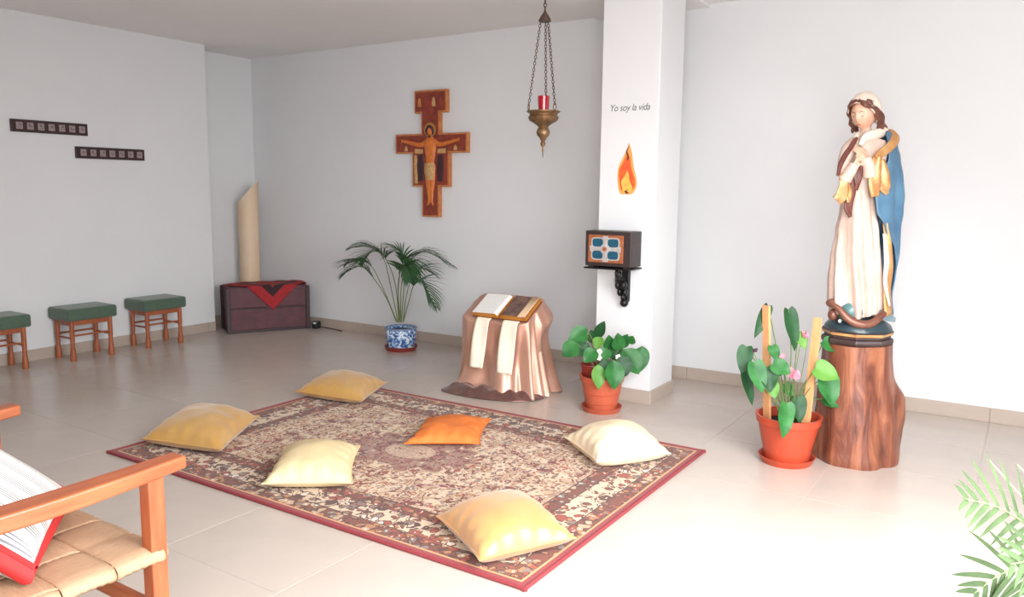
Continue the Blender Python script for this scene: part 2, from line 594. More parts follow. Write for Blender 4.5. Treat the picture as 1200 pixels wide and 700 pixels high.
def cushion(name, corners, thick, m, label, seed, pinch=0.11, crease=0.009, piping=True, zbase=0.013, sag=0.0, tips=0.12):
    """corners: four floor points, in order; a stuffed square cushion"""
    c = Vector((sum(p[0] for p in corners) / 4, sum(p[1] for p in corners) / 4, 0))
    P = [Vector((p[0], p[1], 0)) - c for p in corners]
    root = thing(name, (c.x, c.y, zbase), 0, label, 'cushion', None)
    N = 28
    rnd = Vector((seed * 7.3, seed * 3.1, 0))

    def surf(sign):
        def fn(u, v):
            a, b = 2 * u - 1, 2 * v - 1
            # edges drawn in between the pointed corners
            aa = a * (1 - pinch * (1 - b * b) * abs(a) ** 2)
            bb = b * (1 - pinch * (1 - a * a) * abs(b) ** 2)
            U, V = (aa + 1) / 2, (bb + 1) / 2
            p = P[0] * (1 - U) * (1 - V) + P[1] * U * (1 - V) + P[2] * U * V + P[3] * (1 - U) * V
            e = max(0, (1 - a * a)) * max(0, (1 - b * b))
            hgt = (e ** 0.42)
            wr = noise.noise(p * 9 + rnd) * crease * (0.4 + e)
            # gathers running in from the seams
            ed = min(1 - abs(a), 1 - abs(b))
            g = math.sin((a if abs(b) > abs(a) else b) * 17 + seed) * crease * 1.1 * math.exp(-ed * 7) * min(1, ed * 12)
            zmid = thick * tips * (1 - e ** 0.3) * (0.5 + .5 * abs(a * b)) + thick * .2
            if sign > 0:
                z = zmid + (thick - zmid) * hgt + wr + g - sag * e * math.exp(-(a * a + b * b) * 3)
            else:
                z = zmid * (1 - min(1, hgt * 1.15)) + 0.0
            return (p.x, p.y, max(z, 0.0))
        return fn
    body = MB()
    body.grid(surf(1), N, N)
    body.grid(surf(-1), N, N)
    body.build('cover', m, root, angle=80)
    if piping:
        f = surf(-1)
        ring = [f(i / N, 0) for i in range(N)] + [f(1, i / N) for i in range(N)] + [f(1 - i / N, 1) for i in range(N)] + [f(0, 1 - i / N) for i in range(N + 1)]
        MB().tube([Vector(p) + Vector((0, 0, .002)) for p in ring], 0.0035, 6).build('seam', m, root)
    return root


cushion('cushion', [(-3.66, 3.235), (-3.17, 3.30), (-3.365, 3.727), (-3.80, 3.66)], 0.14, M['gold'],
        'gold satin cushion at the far left corner of the rug', 1)
cushion('cushion', [(-3.54, 2.165), (-3.085, 2.275), (-3.40, 2.755), (-3.80, 2.60)], 0.155, M['gold'],
        'gold satin cushion with gathered seams, nearest to the armchair', 2)
cushion('cushion', [(-2.60, 2.11), (-2.30, 2.33), (-2.62, 2.71), (-2.90, 2.49)], 0.13, M['paleyellow'],
        'pale yellow matt cushion between two gold ones at the front left of the rug', 3)
cushion('cushion', [(-2.505, 2.90), (-2.20, 3.11), (-2.40, 3.50), (-2.69, 3.30)], 0.085, M['orange'],
        'flat orange cushion in the middle of the rug', 4, tips=0.06)
cushion('cushion', [(-1.86, 3.36), (-1.56, 3.12), (-1.335, 3.43), (-1.66, 3.72)], 0.165, M['ivory'],
        'ivory white cushion at the right end of the rug near the pillar', 5)
cushion('cushion', [(-1.79, 2.25), (-1.445, 2.045), (-1.265, 2.38), (-1.66, 2.635)], 0.15, M['gold2'],
        'big yellow gold cushion at the front right corner of the rug', 6)

# ------------------------------------------------------------------ stools
def make_stool():
    t = thing('footstool', (0, 0, 0), 0, '', 'stool', 'green topped stools along the left wall')
    sx, sy = 0.20, 0.29       # leg centres
    for x in (-1, 1):
        for y in (-1, 1):
            prof = [(0.021, 0), (0.0225, 0.03), (0.019, 0.075), (0.0135, 0.11), (0.0165, 0.118), (0.0145, 0.125), (0.0165, 0.16), (0.0165, 0.30)]
            MB().lathe(prof, 12, (x * sx / 2, y * sy / 2, 0)).build('leg', M['stoolwood'], t)
    for y in (-1, 1):
        MB().box((0, y * sy / 2, 0.277), (sx, 0.018, 0.035)).build('apron', M['stoolwood'], t, smooth=False, bevel=.002)
        MB().tube([(-sx / 2, y * sy / 2, 0.165), (sx / 2, y * sy / 2, 0.165)], 0.0075).build('stretcher', M['stoolwood'], t)
    for x in (-1, 1):
        MB().box((x * sx / 2, 0, 0.277), (0.018, sy, 0.035)).build('apron', M['stoolwood'], t, smooth=False, bevel=.002)
        MB().tube([(x * sx / 2, -sy / 2, 0.185), (x * sx / 2, sy / 2, 0.185)], 0.0075).build('stretcher', M['stoolwood'], t)
    s = MB().box((0, 0, 0.342), (sx + 0.085, sy + 0.085, 0.09))
    s.build('seat', M['stoolcloth'], t, bevel=0.018, seg=4, angle=60)
    return t


st = make_stool()
spots = [(-5.95, 2.60, 'green topped wooden stool at the left edge, farthest from the chest'),
         (-5.93, 3.215, 'green topped wooden stool standing between the two others by the wall'),
         (-5.93, 3.81, 'green topped wooden stool by the wall, nearest to the maroon chest')]
for i, (x, y, lab) in enumerate(spots):
    o = st if i == 0 else dup(st)
    o.location = (x, y, 0)
    o['label'] = lab

# ------------------------------------------------------------------ letter signs on the left wall
M['signtile'] = mat('silvery_letter_tile', (164, 146, 148), 0.45, rgb2=(142, 122, 126), scale=30)
M['signink'] = mat('dull_dark_letter', (122, 102, 106), 0.6, var=0.1)


def sign(y0, y1, z0, z1, h, glyphs, label):
    """strip from (y0,z0) to (y1,z1) along the left wall"""
    L = math.hypot(y1 - y0, z1 - z0)
    t = thing('letter_plaque', (XL, y0, z0), 0, label, 'sign', None)
    t.rotation_euler = (math.atan2(z1 - z0, y1 - y0), 0, 0)
    MB().box((0.009, L / 2, 0), (0.018, L, h)).build('board', M['darkwood'], t, smooth=False, bevel=.002)
    n = len(glyphs)
    st_ = (L - 0.10) / (n - 1)
    for i, g in enumerate(glyphs):
        y = 0.056 + i * st_
        k = MB().box((0.0195, y, 0), (0.005, h * .5, h * .56)).build('letter_tile', M['signtile'], t, smooth=False, bevel=.001)
        gm = MB()
        for (gy, gz, gw, gh) in g:
            gm.box((0.0225, y + gy * h * .42, gz * h * .46), (0.002, gw * h * .42, gh * h * .46))
        gm.build('letter', M['signink'], k, smooth=False)
    return t


# the letters are too worn to read: only their worn marks are built
GU = [(.05, .22, .28, .46), (.05, -.3, .4, .1)]
GE = [(0, 0, .6, .2), (-.2, .2, .2, .5)]
GP = [(-.12, .18, .4, .34), (.2, -.24, .24, .3)]
GO = [(0, .08, .42, .42)]
GL = [(.16, .2, .38, .34), (-.2, -.3, .2, .16)]
GH = [(-.2, .05, .2, .5), (.18, -.1, .2, .46)]
GT = [(.02, .02, .5, .3), (.02, .34, .3, .14)]
sign(2.864, 3.410, 1.696, 1.696, 0.088, [GU, GE, GP, GO, GL, GH, GT], 'upper dark wooden strip with seven small letter tiles on the left wall')
sign(3.311, 3.865, 1.527, 1.527, 0.088, [GO, GP, GL, GH, GP, GE, GT], 'lower dark wooden strip with seven small letter tiles on the left wall')


# ------------------------------------------------------------------ chest, cloth, cream pillar, adapter
M['maroon'] = mat('worn_maroon_leather', (98, 48, 56), 0.55, rgb2=(74, 36, 44), scale=12, bump=0.2, bscale=70)
M['maroondark'] = mat('dark_chest_edging', (52, 28, 34), 0.5, var=0.1, scale=20)
dirv = Vector((0.487, 0.873, 0)).normalized()
crz = math.atan2(dirv.y, dirv.x)       # local +x along the front, local +y to the back
CL, CD, CH = 0.69, 0.33, 0.405
chest = thing('chest', (-5.845, 4.443, 0), crz, 'low dark maroon chest set across the corner under a red cloth', 'chest')
MB().box((CL / 2, CD / 2, 0.115), (CL, CD, 0.19)).build('body', M['maroon'], chest, smooth=False, bevel=.006)
MB().box((CL / 2, CD / 2, 0.311), (CL + .004, CD + .004, 0.188)).build('lid', M['maroon'], chest, smooth=False, bevel=.008)
for z, hh in ((0.012, 0.024), (0.2135, 0.012)):
    MB().box((CL / 2, CD / 2, z), (CL + .012, CD + .012, hh)).build('rail', M['maroondark'], chest, smooth=False, bevel=.002)
for x in (0, 1):
    for y in (0, 1):
        MB().box((x * CL, y * CD, 0.2), (0.035, 0.035, 0.395)).build('corner_post', M['maroondark'], chest, smooth=False, bevel=.004)
MB().box((CL / 2, -.006, 0.225), (0.04, 0.012, 0.05)).build('clasp', M['maroondark'], chest, smooth=False, bevel=.002)

M['clothred'] = mat('red_woven_cloth', (170, 40, 46), 0.85, var=0.1, scale=40, bump=0.3)
M['clothdark'] = mat('dark_woven_band', (54, 32, 36), 0.85, var=0.1, scale=40)
M['clothrust'] = mat('rust_woven_centre', (150, 78, 52), 0.85, rgb2=(120, 44, 44), scale=60)
rc = thing('chest_cloth', (-5.845, 4.443, 0), crz, 'red square cloth with dark bands hanging in a point over the chest', 'cloth')
half = 0.285


def cloth_pt(u, v):
    a, b = (u * 2 - 1) * half, (v * 2 - 1) * half
    x = 0.38 + (a - b) * .7071 * 1.0
    s = (a + b) * .7071                # along depth: negative = front
    s = s + 0.18                       # centre of cloth lies behind the front edge
    if s >= 0:
        z = CH + 0.010 + 0.002 * math.sin(x * 40)
        if s > CD + .012:
            return (x, CD + .014, z - (s - CD - .012))
        if x < -.012:
            return (-.014, s, z - (-.012 - x))
        if x > CL + .012:
            return (CL + .014, s, z - (x - CL - .012))
        return (x, s - .004, z)
    k = min(1, -s / 0.01)
    return (x, -0.014 - 0.004 * math.sin(x * 30) ** 2, CH + 0.010 + s)


def cloth_mi(u, v):
    m_ = max(abs(u * 2 - 1), abs(v * 2 - 1))
    if m_ > 0.80: return 0
    if m_ > 0.70: return 0
    if m_ > 0.52: return 1
    if m_ > 0.34: return 2
    return 0


MB().grid(cloth_pt, 40, 40, cloth_mi).build('cloth', [M['clothred'], M['clothdark'], M['clothrust']], rc, solid=0.003)

cp = thing('cream_column', (-6.165, 4.945, 0), 0, 'tall cream cylinder with a slanted pointed top standing behind the chest', 'column')
ctop = MB()
R0 = 0.094
n = 40
vs, fs = [], []
rt2 = Vector((0.839, 0.545))
for ring, (rr, lev) in enumerate(((R0, 0), (R0, 1), (R0 - .012, 1), (R0 - .012, .1))):
    for k in range(n):
        a = 2 * PI * k / n
        x, y = rr * math.cos(a), rr * math.sin(a)
        s = (x * rt2.x + y * rt2.y) / R0
        top = 1.12 + 0.085 * (s + 1) + 0.03 * max(0, (s + .2)) ** 2
        vs.append((x, y, top if lev == 1 else lev * 9 if lev else 0))
for i in range(3):
    for k in range(n):
        k2 = (k + 1) % n
        fs.append((i * n + k, i * n + k2, (i + 1) * n + k2, (i + 1) * n + k))
fs.append(tuple(range(n)))
fs.append(tuple(3 * n + k for k in range(n)))
ctop.add(vs, fs).build('shell', M['cream'], cp)

ad = thing('power_adapter', (-5.445, 5.09, 0), 0.3, 'small black power adapter on the floor beside the chest', 'adapter')
M['blackplastic'] = mat('black_plastic', (26, 26, 30), 0.35, var=0.1)
M['whiteplastic'] = mat('white_plastic', (210, 210, 210), 0.4, var=0.03)
MB().box((0, 0, 0.035), (0.06, 0.07, 0.07)).build('housing', M['blackplastic'], ad, smooth=False, bevel=.012, seg=3)
MB().box((0.0, -0.034, 0.055), (0.03, 0.012, 0.016)).build('plug', M['whiteplastic'], ad, smooth=False, bevel=.004)
MB().tube(smooth_path([(0.03, 0, 0.02), (0.09, 0.03, 0.006), (0.16, 0.0, 0.005), (0.3, -0.075, 0.005)], 20), 0.004).build('cable', M['blackplastic'], ad)

# ------------------------------------------------------------------ painted crucifix on the back wall
M['iconred'] = mat('deep_red_paint', (148, 60, 40), 0.5, rgb2=(112, 44, 32), scale=30)
M['iconedge'] = mat('gilded_wood_edge', (206, 132, 74), 0.45, rgb2=(178, 104, 54), scale=25)
M['iconskin'] = mat('ochre_painted_body', (222, 126, 52), 0.5, rgb2=(196, 102, 42), scale=30)
M['icongold'] = mat('gold_leaf_halo', (206, 150, 74), 0.4, 0.3, rgb2=(178, 116, 52), scale=40)
M['icondark'] = mat('dark_painted_robe', (70, 36, 42), 0.55, rgb2=(50, 30, 40), scale=30)
M['iconcream'] = mat('cream_painted_cloth', (206, 168, 112), 0.55, rgb2=(176, 130, 80), scale=40)
M['iconrust'] = mat('rust_painted_robe', (158, 64, 44), 0.55, rgb2=(132, 50, 38), scale=40)
KX, KZ = -4.147, 1.055
cr = thing('wall_crucifix', (KX, YB, KZ), 0, 'red and gold painted wooden crucifix hanging on the back wall', 'crucifix')
# outline, x relative to centre, z up from the foot
ol = [(-.088, 0), (.088, 0), (.088, .245), (.19, .245), (.19, .515), (.37, .515), (.37, .672), (.095, .672), (.095, .835),
      (.165, .835), (.165, 1.015), (-.165, 1.015), (-.165, .835), (-.095, .835), (-.095, .672), (-.37, .672), (-.37, .515), (-.19, .515), (-.19, .245), (-.088, .245)]
MB().prism(ol, -0.045, -0.004).build('board', M['iconedge'], cr, smooth=False, bevel=.003)


def inset(o, d):
    out = []
    n_ = len(o)
    for i in range(n_):
        p, c, q = Vector(o[i - 1]), Vector(o[i]), Vector(o[(i + 1) % n_])
        e1, e2 = (c - p).normalized(), (q - c).normalized()
        n1, n2 = Vector((-e1.y, e1.x)), Vector((-e2.y, e2.x))
        out.append(tuple(c + (n1 + n2) * d))
    return out


MB().prism(inset(ol, 0.014), -0.047, -0.040).build('painted_face', M['iconred'], cr, smooth=False)
# body of the crucified figure, one continuous relief
fg = MB()


def relief(pts, rads, flat=0.35, mb=None):
    mb = mb or fg
    ps = smooth_path(pts, 18)
    rs = [interp([(i / (len(rads) - 1), r) for i, r in enumerate(rads)], k / 18)[0] for k in range(19)]
    vs, fs = [], []
    nn = 10
    for i, p in enumerate(ps):
        t_ = (ps[min(i + 1, 18)] - ps[max(i - 1, 0)]).normalized()
        s_ = Vector((t_.z, 0, -t_.x))
        for k in range(nn):
            a = 2 * PI * k / nn
            vs.append(p + s_ * (rs[i] * math.cos(a)) + Vector((0, -rs[i] * flat * math.sin(a), 0)))
    for i in range(18):
        for k in range(nn):
            fs.append((i * nn + k, i * nn + (k + 1) % nn, (i + 1) * nn + (k + 1) % nn, (i + 1) * nn + k))
    fs.append(tuple(range(nn))); fs.append(tuple(18 * nn + k for k in range(nn)))
    mb.add(vs, fs)


yy = -0.047
relief([(0, yy, .40), (0, yy, .45), (0, yy, .52), (0, yy, .60), (0, yy, .645)], [.05, .042, .055, .068, .03])
relief([(-.03, yy, .605), (-.10, yy, .582), (-.18, yy, .595), (-.275, yy, .615)], [.028, .019, .015, .012], .5)
relief([(.03, yy, .605), (.10, yy, .582), (.18, yy, .595), (.275, yy, .615)], [.028, .019, .015, .012], .5)
relief([(-.02, yy, .42), (-.022, yy, .30), (-.012, yy, .18), (-.014, yy, .12)], [.034, .027, .018, .013], .5)
relief([(.02, yy, .42), (.022, yy, .30), (.012, yy, .18), (.014, yy, .12)], [.034, .027, .018, .013], .5)
relief([(-.012, yy, .13), (-.03, yy, .095)], [.013, .008], .5)
relief([(.012, yy, .13), (.03, yy, .095)], [.013, .008], .5)
fg.ball((0.0, yy - .004, .69), .03, 8, sc=(.85, .5, 1.15))
for s in (-1, 1):
    for k in range(4):
        fg.tube([(s * .275, yy - .004, .615), (s * (.30), yy - .006, .606 + k * .008)], .0035, 5)
fg.build('figure', M['iconskin'], cr, angle=60)
MB().lathe([(.001, 0), (.058, 0), (.058, .006), (.001, .006)], 28, cap=False).build('halo', M['icongold'], cr)
cr_h = kids(cr)[-1]; cr_h.rotation_euler = (PI / 2, 0, 0); cr_h.location = (0, -.046, .70)
hr = MB()
relief([(-.03, yy - .002, .66), (-.032, yy - .008, .70), (0, yy - .012, .728), (.032, yy - .008, .70), (.03, yy - .002, .66)], [.009, .012, .012, .012, .009], .7, hr)
relief([(0, yy - .012, .655), (0, yy - .008, .63)], [.016, .006], .6, hr)
hr.build('hair', M['icondark'], cr)
lc = MB()
relief([(0, yy - .006, .435), (0, yy - .01, .38), (-.002, yy - .008, .30)], [.05, .052, .040], .5, lc)
lc.build('loincloth', M['iconcream'], cr)
for s in (-1, 1):            # flanking painted draped shapes, plain
    d1 = MB(); relief([(s * .10, yy + .002, .50), (s * .105, yy, .40), (s * .10, yy + .002, .29)], [.028, .036, .03], .2, d1)
    d1.build('painted_robe', M['icondark'], cr)
    d2 = MB(); relief([(s * .155, yy + .002, .50), (s * .15, yy, .40), (s * .15, yy + .002, .27)], [.016, .02, .02], .2, d2)
    d2.build('painted_robe', M['iconcream'] if s < 0 else M['iconrust'], cr)
    d3 = MB(); relief([(s * .075, yy + .002, .53), (s * .16, yy, .532)], [.02, .02], .2, d3)
    d3.build('painted_cloth', M['iconcream'], cr)
    for k in range(3):
        d4 = MB(); relief([(s * (.20 + k * .055), yy + .003, .575), (s * (.20 + k * .055), yy, .535)], [.016, .02], .2, d4)
        d4.build('painted_mark', M['iconrust'] if k != 1 else M['iconcream'], cr)
d5 = MB(); relief([(0, yy + .002, .93), (0, yy, .88), (0, yy + .002, .83)], [.02, .028, .02], .2, d5)
d5.build('painted_cloth', M['iconrust'], cr)
for k in range(4):
    d6 = MB(); relief([(-.11 + k * .073, yy + .003, .955), (-.11 + k * .073, yy, .885)], [.018, .02], .2, d6)
    d6.build('painted_mark', M['iconrust'] if k % 2 else M['iconcream'] if k == 2 else M['iconedge'], cr)

# ------------------------------------------------------------------ hanging sanctuary lamp
LX, LY = -2.458, 4.10
lamp = thing('sanctuary_lamp', (LX, LY, 1.50), 0, 'brass sanctuary lamp with red glass hanging on three chains', 'lamp')
z0 = 0.0
bowl = MB().lathe([(0.001, -0.005), (.006, .01), (.004, .03), (.014, .045), (.016, .055), (.010, .065), (.020, .085), (.034, .10), (.040, .118), (.034, .135),
                   (.028, .145), (.034, .155), (.055, .17), (.080, .185), (.088, .205), (.080, .217), (.084, .226), (.098, .234), (.100, .240), (.094, .241), (.07, .215), (.001, .205)],
                  40, (0, 0, 0), cap=False, wob=lambda a, z: 1 + (0.03 * math.cos(a * 12) if 0.08 < z < .14 or .16 < z < .21 else 0))
bowl.build('bowl', M['brass'], lamp)
MB().tube([(0, 0, 0), (0, 0, -.03)], [.004, .0015], 8).build('finial', M['chain'], lamp)
M['redglass'] = bpy.data.materials.new('ruby_glass')
_t = NT(M['redglass'])
_t.b.inputs['Roughness'].default_value = 0.12
_t.b.inputs['Coat Weight'].default_value = 0.5
_t.link(_t.ramp(_t.noise(_t.coord(), 12), [(0.3, lin((176, 14, 36))), (0.7, lin((214, 30, 52)))]), _t.b.inputs['Base Color'])
_t.b.inputs['Transmission Weight'].default_value = 0.35
MB().lathe([(.028, .20), (.033, .29), (.034, .325), (.031, .327), (.029, .30), (.025, .21)], 28, cap=False).build('glass', M['redglass'], lamp)
M['candlewax'] = mat('white_candle_wax', (238, 214, 200), 0.5, var=0.03)
MB().lathe([(.018, .205), (.018, .26), (.001, .262)], 20).build('candle', M['candlewax'], lamp)
TOPZ = 0.745


def links(mb, a, b, L=0.022, r=0.0022):
    a, b = Vector(a), Vector(b)
    n_ = max(2, int((b - a).length / (L * .78)))
    d_ = (b - a).normalized()
    s1 = d_.orthogonal().normalized(); s2 = d_.cross(s1)
    for i in range(n_):
        c_ = a + (b - a) * (i + .5) / n_
        sd = s1 if i % 2 else s2
        pts = [c_ + d_ * (L / 2 * math.cos(q)) + sd * (L * .3 * math.sin(q)) for q in [2 * PI * k / 9 for k in range(10)]]
        mb.tube(pts, r, 5, cap=False)


for k, a in enumerate((4.05, 1.95, -.25)):
    e = Vector((.092 * math.cos(a), .092 * math.sin(a), .24))
    cm = MB(); links(cm, e + Vector((0, 0, .03)), (.026 * math.cos(a), .026 * math.sin(a), TOPZ))
    c_ = cm.build('chain', M['chain'], lamp)
    rm = MB().tube([e + Vector((.0, 0, .02)) + Vector((.012 * math.cos(q) * math.cos(a + 1.57), .012 * math.cos(q) * math.sin(a + 1.57), .02 * math.sin(q))) for q in [2 * PI * i / 12 for i in range(13)]], .003, 6, cap=False)
    rm.build('ring', M['brass'], c_)
MB().lathe([(.036, TOPZ), (.035, TOPZ + .01), (.024, TOPZ + .03), (.010, TOPZ + .05), (.005, TOPZ + .062)], 24).build('canopy', M['chain'], lamp)
cm = MB(); links(cm, (0, 0, TOPZ + .06), (0, 0, H - 1.5 - .022 - .012), .026, .003)
cm.build('top_chain', M['chain'], lamp)
MB().lathe([(.02, H - 1.5 - .001), (.018, H - 1.5 - .012), (.004, H - 1.5 - .03)], 16).build('ceiling_hook', M['chain'], lamp)

# ------------------------------------------------------------------ wall writing and flame on the pillar
M['ink'] = mat('grey_vinyl_lettering', (96, 94, 98), 0.6, var=0.03)
fc = bpy.data.curves.new('lettering', 'FONT')
fc.body = 'Yo soy la vida'
fc.size = 0.05
fc.shear = 0.28
fc.extrude = 0.0003
fc.space_character = 0.95
fo = bpy.data.objects.new('lettering_source', fc)
COL.objects.link(fo)
bpy.context.view_layer.update()
dg = bpy.context.evaluated_depsgraph_get()
tm = bpy.data.meshes.new_from_object(fo.evaluated_get(dg))
bpy.data.objects.remove(fo)
xs = [v.co.x for v in tm.vertices]
k = 0.252 / (max(xs) - min(xs)); mx = min(xs)
for v in tm.vertices:
    v.co = ((v.co.x - mx) * k, v.co.y * k * 1.15, v.co.z)
tm.materials.clear(); tm.materials.append(M['ink'])
lt = bpy.data.objects.new('wall_lettering', tm)
COL.objects.link(lt)
lt.location = (-2.174, CY0 - 0.0008, 1.752)
lt.rotation_euler = (PI / 2, 0, 0)
tag(lt, 'grey slanted lettering Yo soy la vida on the white pillar', 'lettering')

M['fl1'] = mat('orange_print', (244, 150, 70), 0.6, rgb2=(240, 176, 96), scale=14)
M['fl2'] = mat('red_orange_print', (226, 76, 42), 0.6, rgb2=(236, 108, 48), scale=22)
M['fl3'] = mat('yellow_print', (252, 206, 96), 0.6, rgb2=(248, 160, 66), scale=26)
M['fl4'] = mat('brown_print', (112, 62, 40), 0.6, var=0.1)
fl = thing('flame_sticker', (-2.057, CY0, 1.262), 0, 'orange and red flame sticker on the white pillar above the box', 'sticker')


def flame(w_, h_, z_, lean, y_, m_, name):
    L_, R_ = [], []
    for i in range(25):
        t_ = i / 24
        r = w_ * (math.sin(PI * min(1, t_ * 1.25 + .02) ** .62) if t_ < .78 else 0)
        r = w_ * (1 - t_) ** 1.15 * (t_ + .03) ** .42 * 1.95
        c_ = lean * t_ * t_ + .006 * math.sin(t_ * 9)
        L_.append((c_ - r, z_ + h_ * t_)); R_.append((c_ + r * .95, z_ + h_ * t_))
    MB().prism(L_ + R_[::-1], y_, y_ + .0004).build(name, m_, fl, smooth=False)


flame(0.078, .305, 0.0, .004, -.0009, M['fl1'], 'outer_flame')
flame(0.063, .24, .018, -.006, -.0013, M['fl2'], 'middle_flame')
flame(0.041, .13, .012, -.004, -.0017, M['fl3'], 'inner_flame')
flame(.008, .10, .20, .004, -.0017, M['fl4'], 'smoke_tip')
flame(.014, .028, .004, .006, -.0021, M['fl4'], 'wick_shadow')  # dark brown spot printed at the foot of the flame

# ------------------------------------------------------------------ tabernacle box and bracket
M['boxwood'] = mat('black_brown_box', (56, 44, 44), 0.45, var=0.12, scale=16, stretch=(1, 1, 4), bump=0.05)
M['copper'] = mat('hammered_copper', (190, 118, 76), 0.4, 0.35, rgb2=(156, 86, 54), scale=40, bump=0.3, bscale=90)
M['enamel'] = mat('blue_green_enamel', (24, 84, 108), 0.25, var=0.12, scale=40, coat=0.4)
M['silver'] = mat('pale_silver', (206, 200, 198), 0.35, 0.4, var=0.08, scale=40)
tb = thing('tabernacle', (-2.09, 4.30, 0.838), 0, 'small dark box with copper and blue enamel cross door on the pillar', 'tabernacle')
BW, BD, BHh = 0.298, 0.145, 0.208
MB().box((0, 0.02, BHh / 2), (BW, BD, BHh)).build('case', M['boxwood'], tb, smooth=False, bevel=.004)
fy = 0.02 - BD / 2
dr = MB().box((-.012, fy - .004, BHh / 2), (BW - .07, .008, BHh - .045)).build('door', M['copper'], tb, smooth=False, bevel=.002)
for sx in (-1, 1):
    for sz in (-1, 1):
        o_ = []
        cx_, cz_ = -.012 + sx * .050, BHh / 2 + sz * .036
        for i in range(20):
            a = 2 * PI * i / 20
            o_.append((cx_ + .034 * math.copysign(abs(math.cos(a)) ** .5, math.cos(a)), cz_ + .024 * math.copysign(abs(math.sin(a)) ** .5, math.sin(a))))
        MB().prism(o_, fy - .0105, fy - .007).build('enamel_panel', M['enamel'], dr, smooth=False)
        o2 = [(cx_ + (x - cx_) * 1.25, cz_ + (z - cz_) * 1.3) for x, z in o_]
        MB().prism(o2, fy - .0095, fy - .007).build('panel_rim', M['silver'], dr, smooth=False)
crs = MB()
crs.box((-.012, fy - .011, BHh / 2), (.186, .005, .013))
crs.box((-.012, fy - .0112, BHh / 2), (.014, .005, .142))
for (x, z, w_, h_) in ((-.105, 0, .016, .034), (.081, 0, .016, .034), (-.012, .068, .034, .016), (-.012, -.068, .034, .016)):
    crs.box((x, fy - .0115, BHh / 2 + z), (w_, .005, h_))
crs.build('cross', M['silver'], dr, smooth=False, bevel=.001)
ct = MB().lathe([(.001, 0), (.030, 0), (.030, .006), (.024, .007), (.001, .007)], 24, cap=False).build('medallion', M['silver'], dr)
ct.rotation_euler = (PI / 2, 0, 0); ct.location = (-.012, fy - .0115, BHh / 2)
ct = MB().lathe([(.001, 0), (.014, 0), (.013, .004), (.001, .006)], 16, cap=False).build('centre_stone', M['copper'], dr)
ct.rotation_euler = (PI / 2, 0, 0); ct.location = (-.012, fy - .0175, BHh / 2)
for x in (-1, 1):
    MB().box((x * .115, fy + .02, -.004), (.03, .03, .008)).build('foot', M['boxwood'], tb, smooth=False)

br = thing('wall_bracket', (-2.035, CY0, 0.60), 0, 'black ornate scroll bracket holding the dark box on the pillar', 'bracket')
MB().box((-.055, -.09, 0.2255), (.30, .178, .009)).build('shelf', M['iron'], br, smooth=False, bevel=.002)
MB().box((0, -.014, .12), (.05, .026, .205)).build('back_plate', M['iron'], br, smooth=False, bevel=.006)
sc_ = MB()
sc_.tube(smooth_path([(0, -.028, .02), (0, -.05, .06), (0, -.045, .11), (0, -.085, .15), (0, -.135, .17), (0, -.15, .205), (0, -.12, .22)], 30), [.011] * 31, 8)
sc_.tube(smooth_path([(0, -.03, .10), (0, -.07, .115), (0, -.09, .145), (0, -.07, .165), (0, -.05, .15), (0, -.062, .138)], 30), .007, 8)
sc_.tube(smooth_path([(0, -.10, .165), (0, -.13, .14), (0, -.155, .155), (0, -.15, .18), (0, -.13, .178)], 24), .007, 8)
sc_.build('scroll', M['iron'], br)
for (x, y_, z_, r) in ((-.018, -.06, .08, .02), (.018, -.06, .08, .02), (-.02, -.085, .125, .022), (.02, -.085, .125, .022), (0, -.115, .19, .02), (0, -.05, .05, .019)):
    MB().ball((x, y_, z_), r, 7, sc=(.8, 1, 1.3)).build('leaf_boss', M['iron'], br)
MB().ball((0, -.032, .012), .026, 9).build('ball', M['iron'], br)

# ------------------------------------------------------------------ book stand under copper satin
M['satin'] = mat('copper_satin', (200, 154, 134), 0.38, 0.4, rgb2=(182, 134, 114), scale=4, sheen=0.2)
M['satindark'] = mat('brown_shot_satin', (126, 88, 80), 0.2, 0.5, rgb2=(104, 70, 64), scale=20, sheen=0.2)
M['standwood'] = wood('plain_pine', (180, 140, 96), (160, 118, 78), 0)
SX0, SX1, SY0_, SY1_ = -3.045, -2.56, 4.08, 4.33
ZF, ZB = 0.455, 0.60
std = thing('book_stand', ((SX0 + SX1) / 2, (SY0_ + SY1_) / 2, 0), 0, 'low sloping stand hidden beneath the copper satin cloth', 'stand')
wx, wy = SX1 - SX0 - .12, SY1_ - SY0_ - .08
for sx in (-1, 1):
    MB().prism([(-wy / 2, 0), (wy / 2, 0), (wy / 2, ZB - .03), (-wy / 2, ZF - .03)], -.009, .009).build('side_panel', M['standwood'], std, smooth=False)
    o_ = kids(std)[-1]; o_.rotation_euler = (0, 0, PI / 2); o_.location = (sx * (wx / 2 - .01), 0, 0)
tilt = math.atan2(ZB - ZF, SY1_ - SY0_)
MB().box((0, 0, (ZF + ZB) / 2 - .022), (wx, wy / math.cos(tilt), .014), rot=Matrix.Rotation(tilt, 3, 'X')).build('top_board', M['standwood'], std, smooth=False)

dp = thing('satin_drape', ((SX0 + SX1) / 2, (SY0_ + SY1_) / 2, 0), 0, 'shiny copper satin cloth draped over the low book stand', 'cloth')
cxm, cym = (SX0 + SX1) / 2, (SY0_ + SY1_) / 2
base_ol = [(-3.09, 4.0), (-2.95, 3.975), (-2.80, 3.985), (-2.68, 3.99), (-2.60, 4.02), (-2.52, 4.08), (-2.475, 4.18), (-2.47, 4.30), (-2.53, 4.40), (-2.65, 4.43), (-2.80, 4.41), (-2.95, 4.42), (-3.10, 4.36), (-3.10, 4.25), (-3.095, 4.12)]
NS = 180


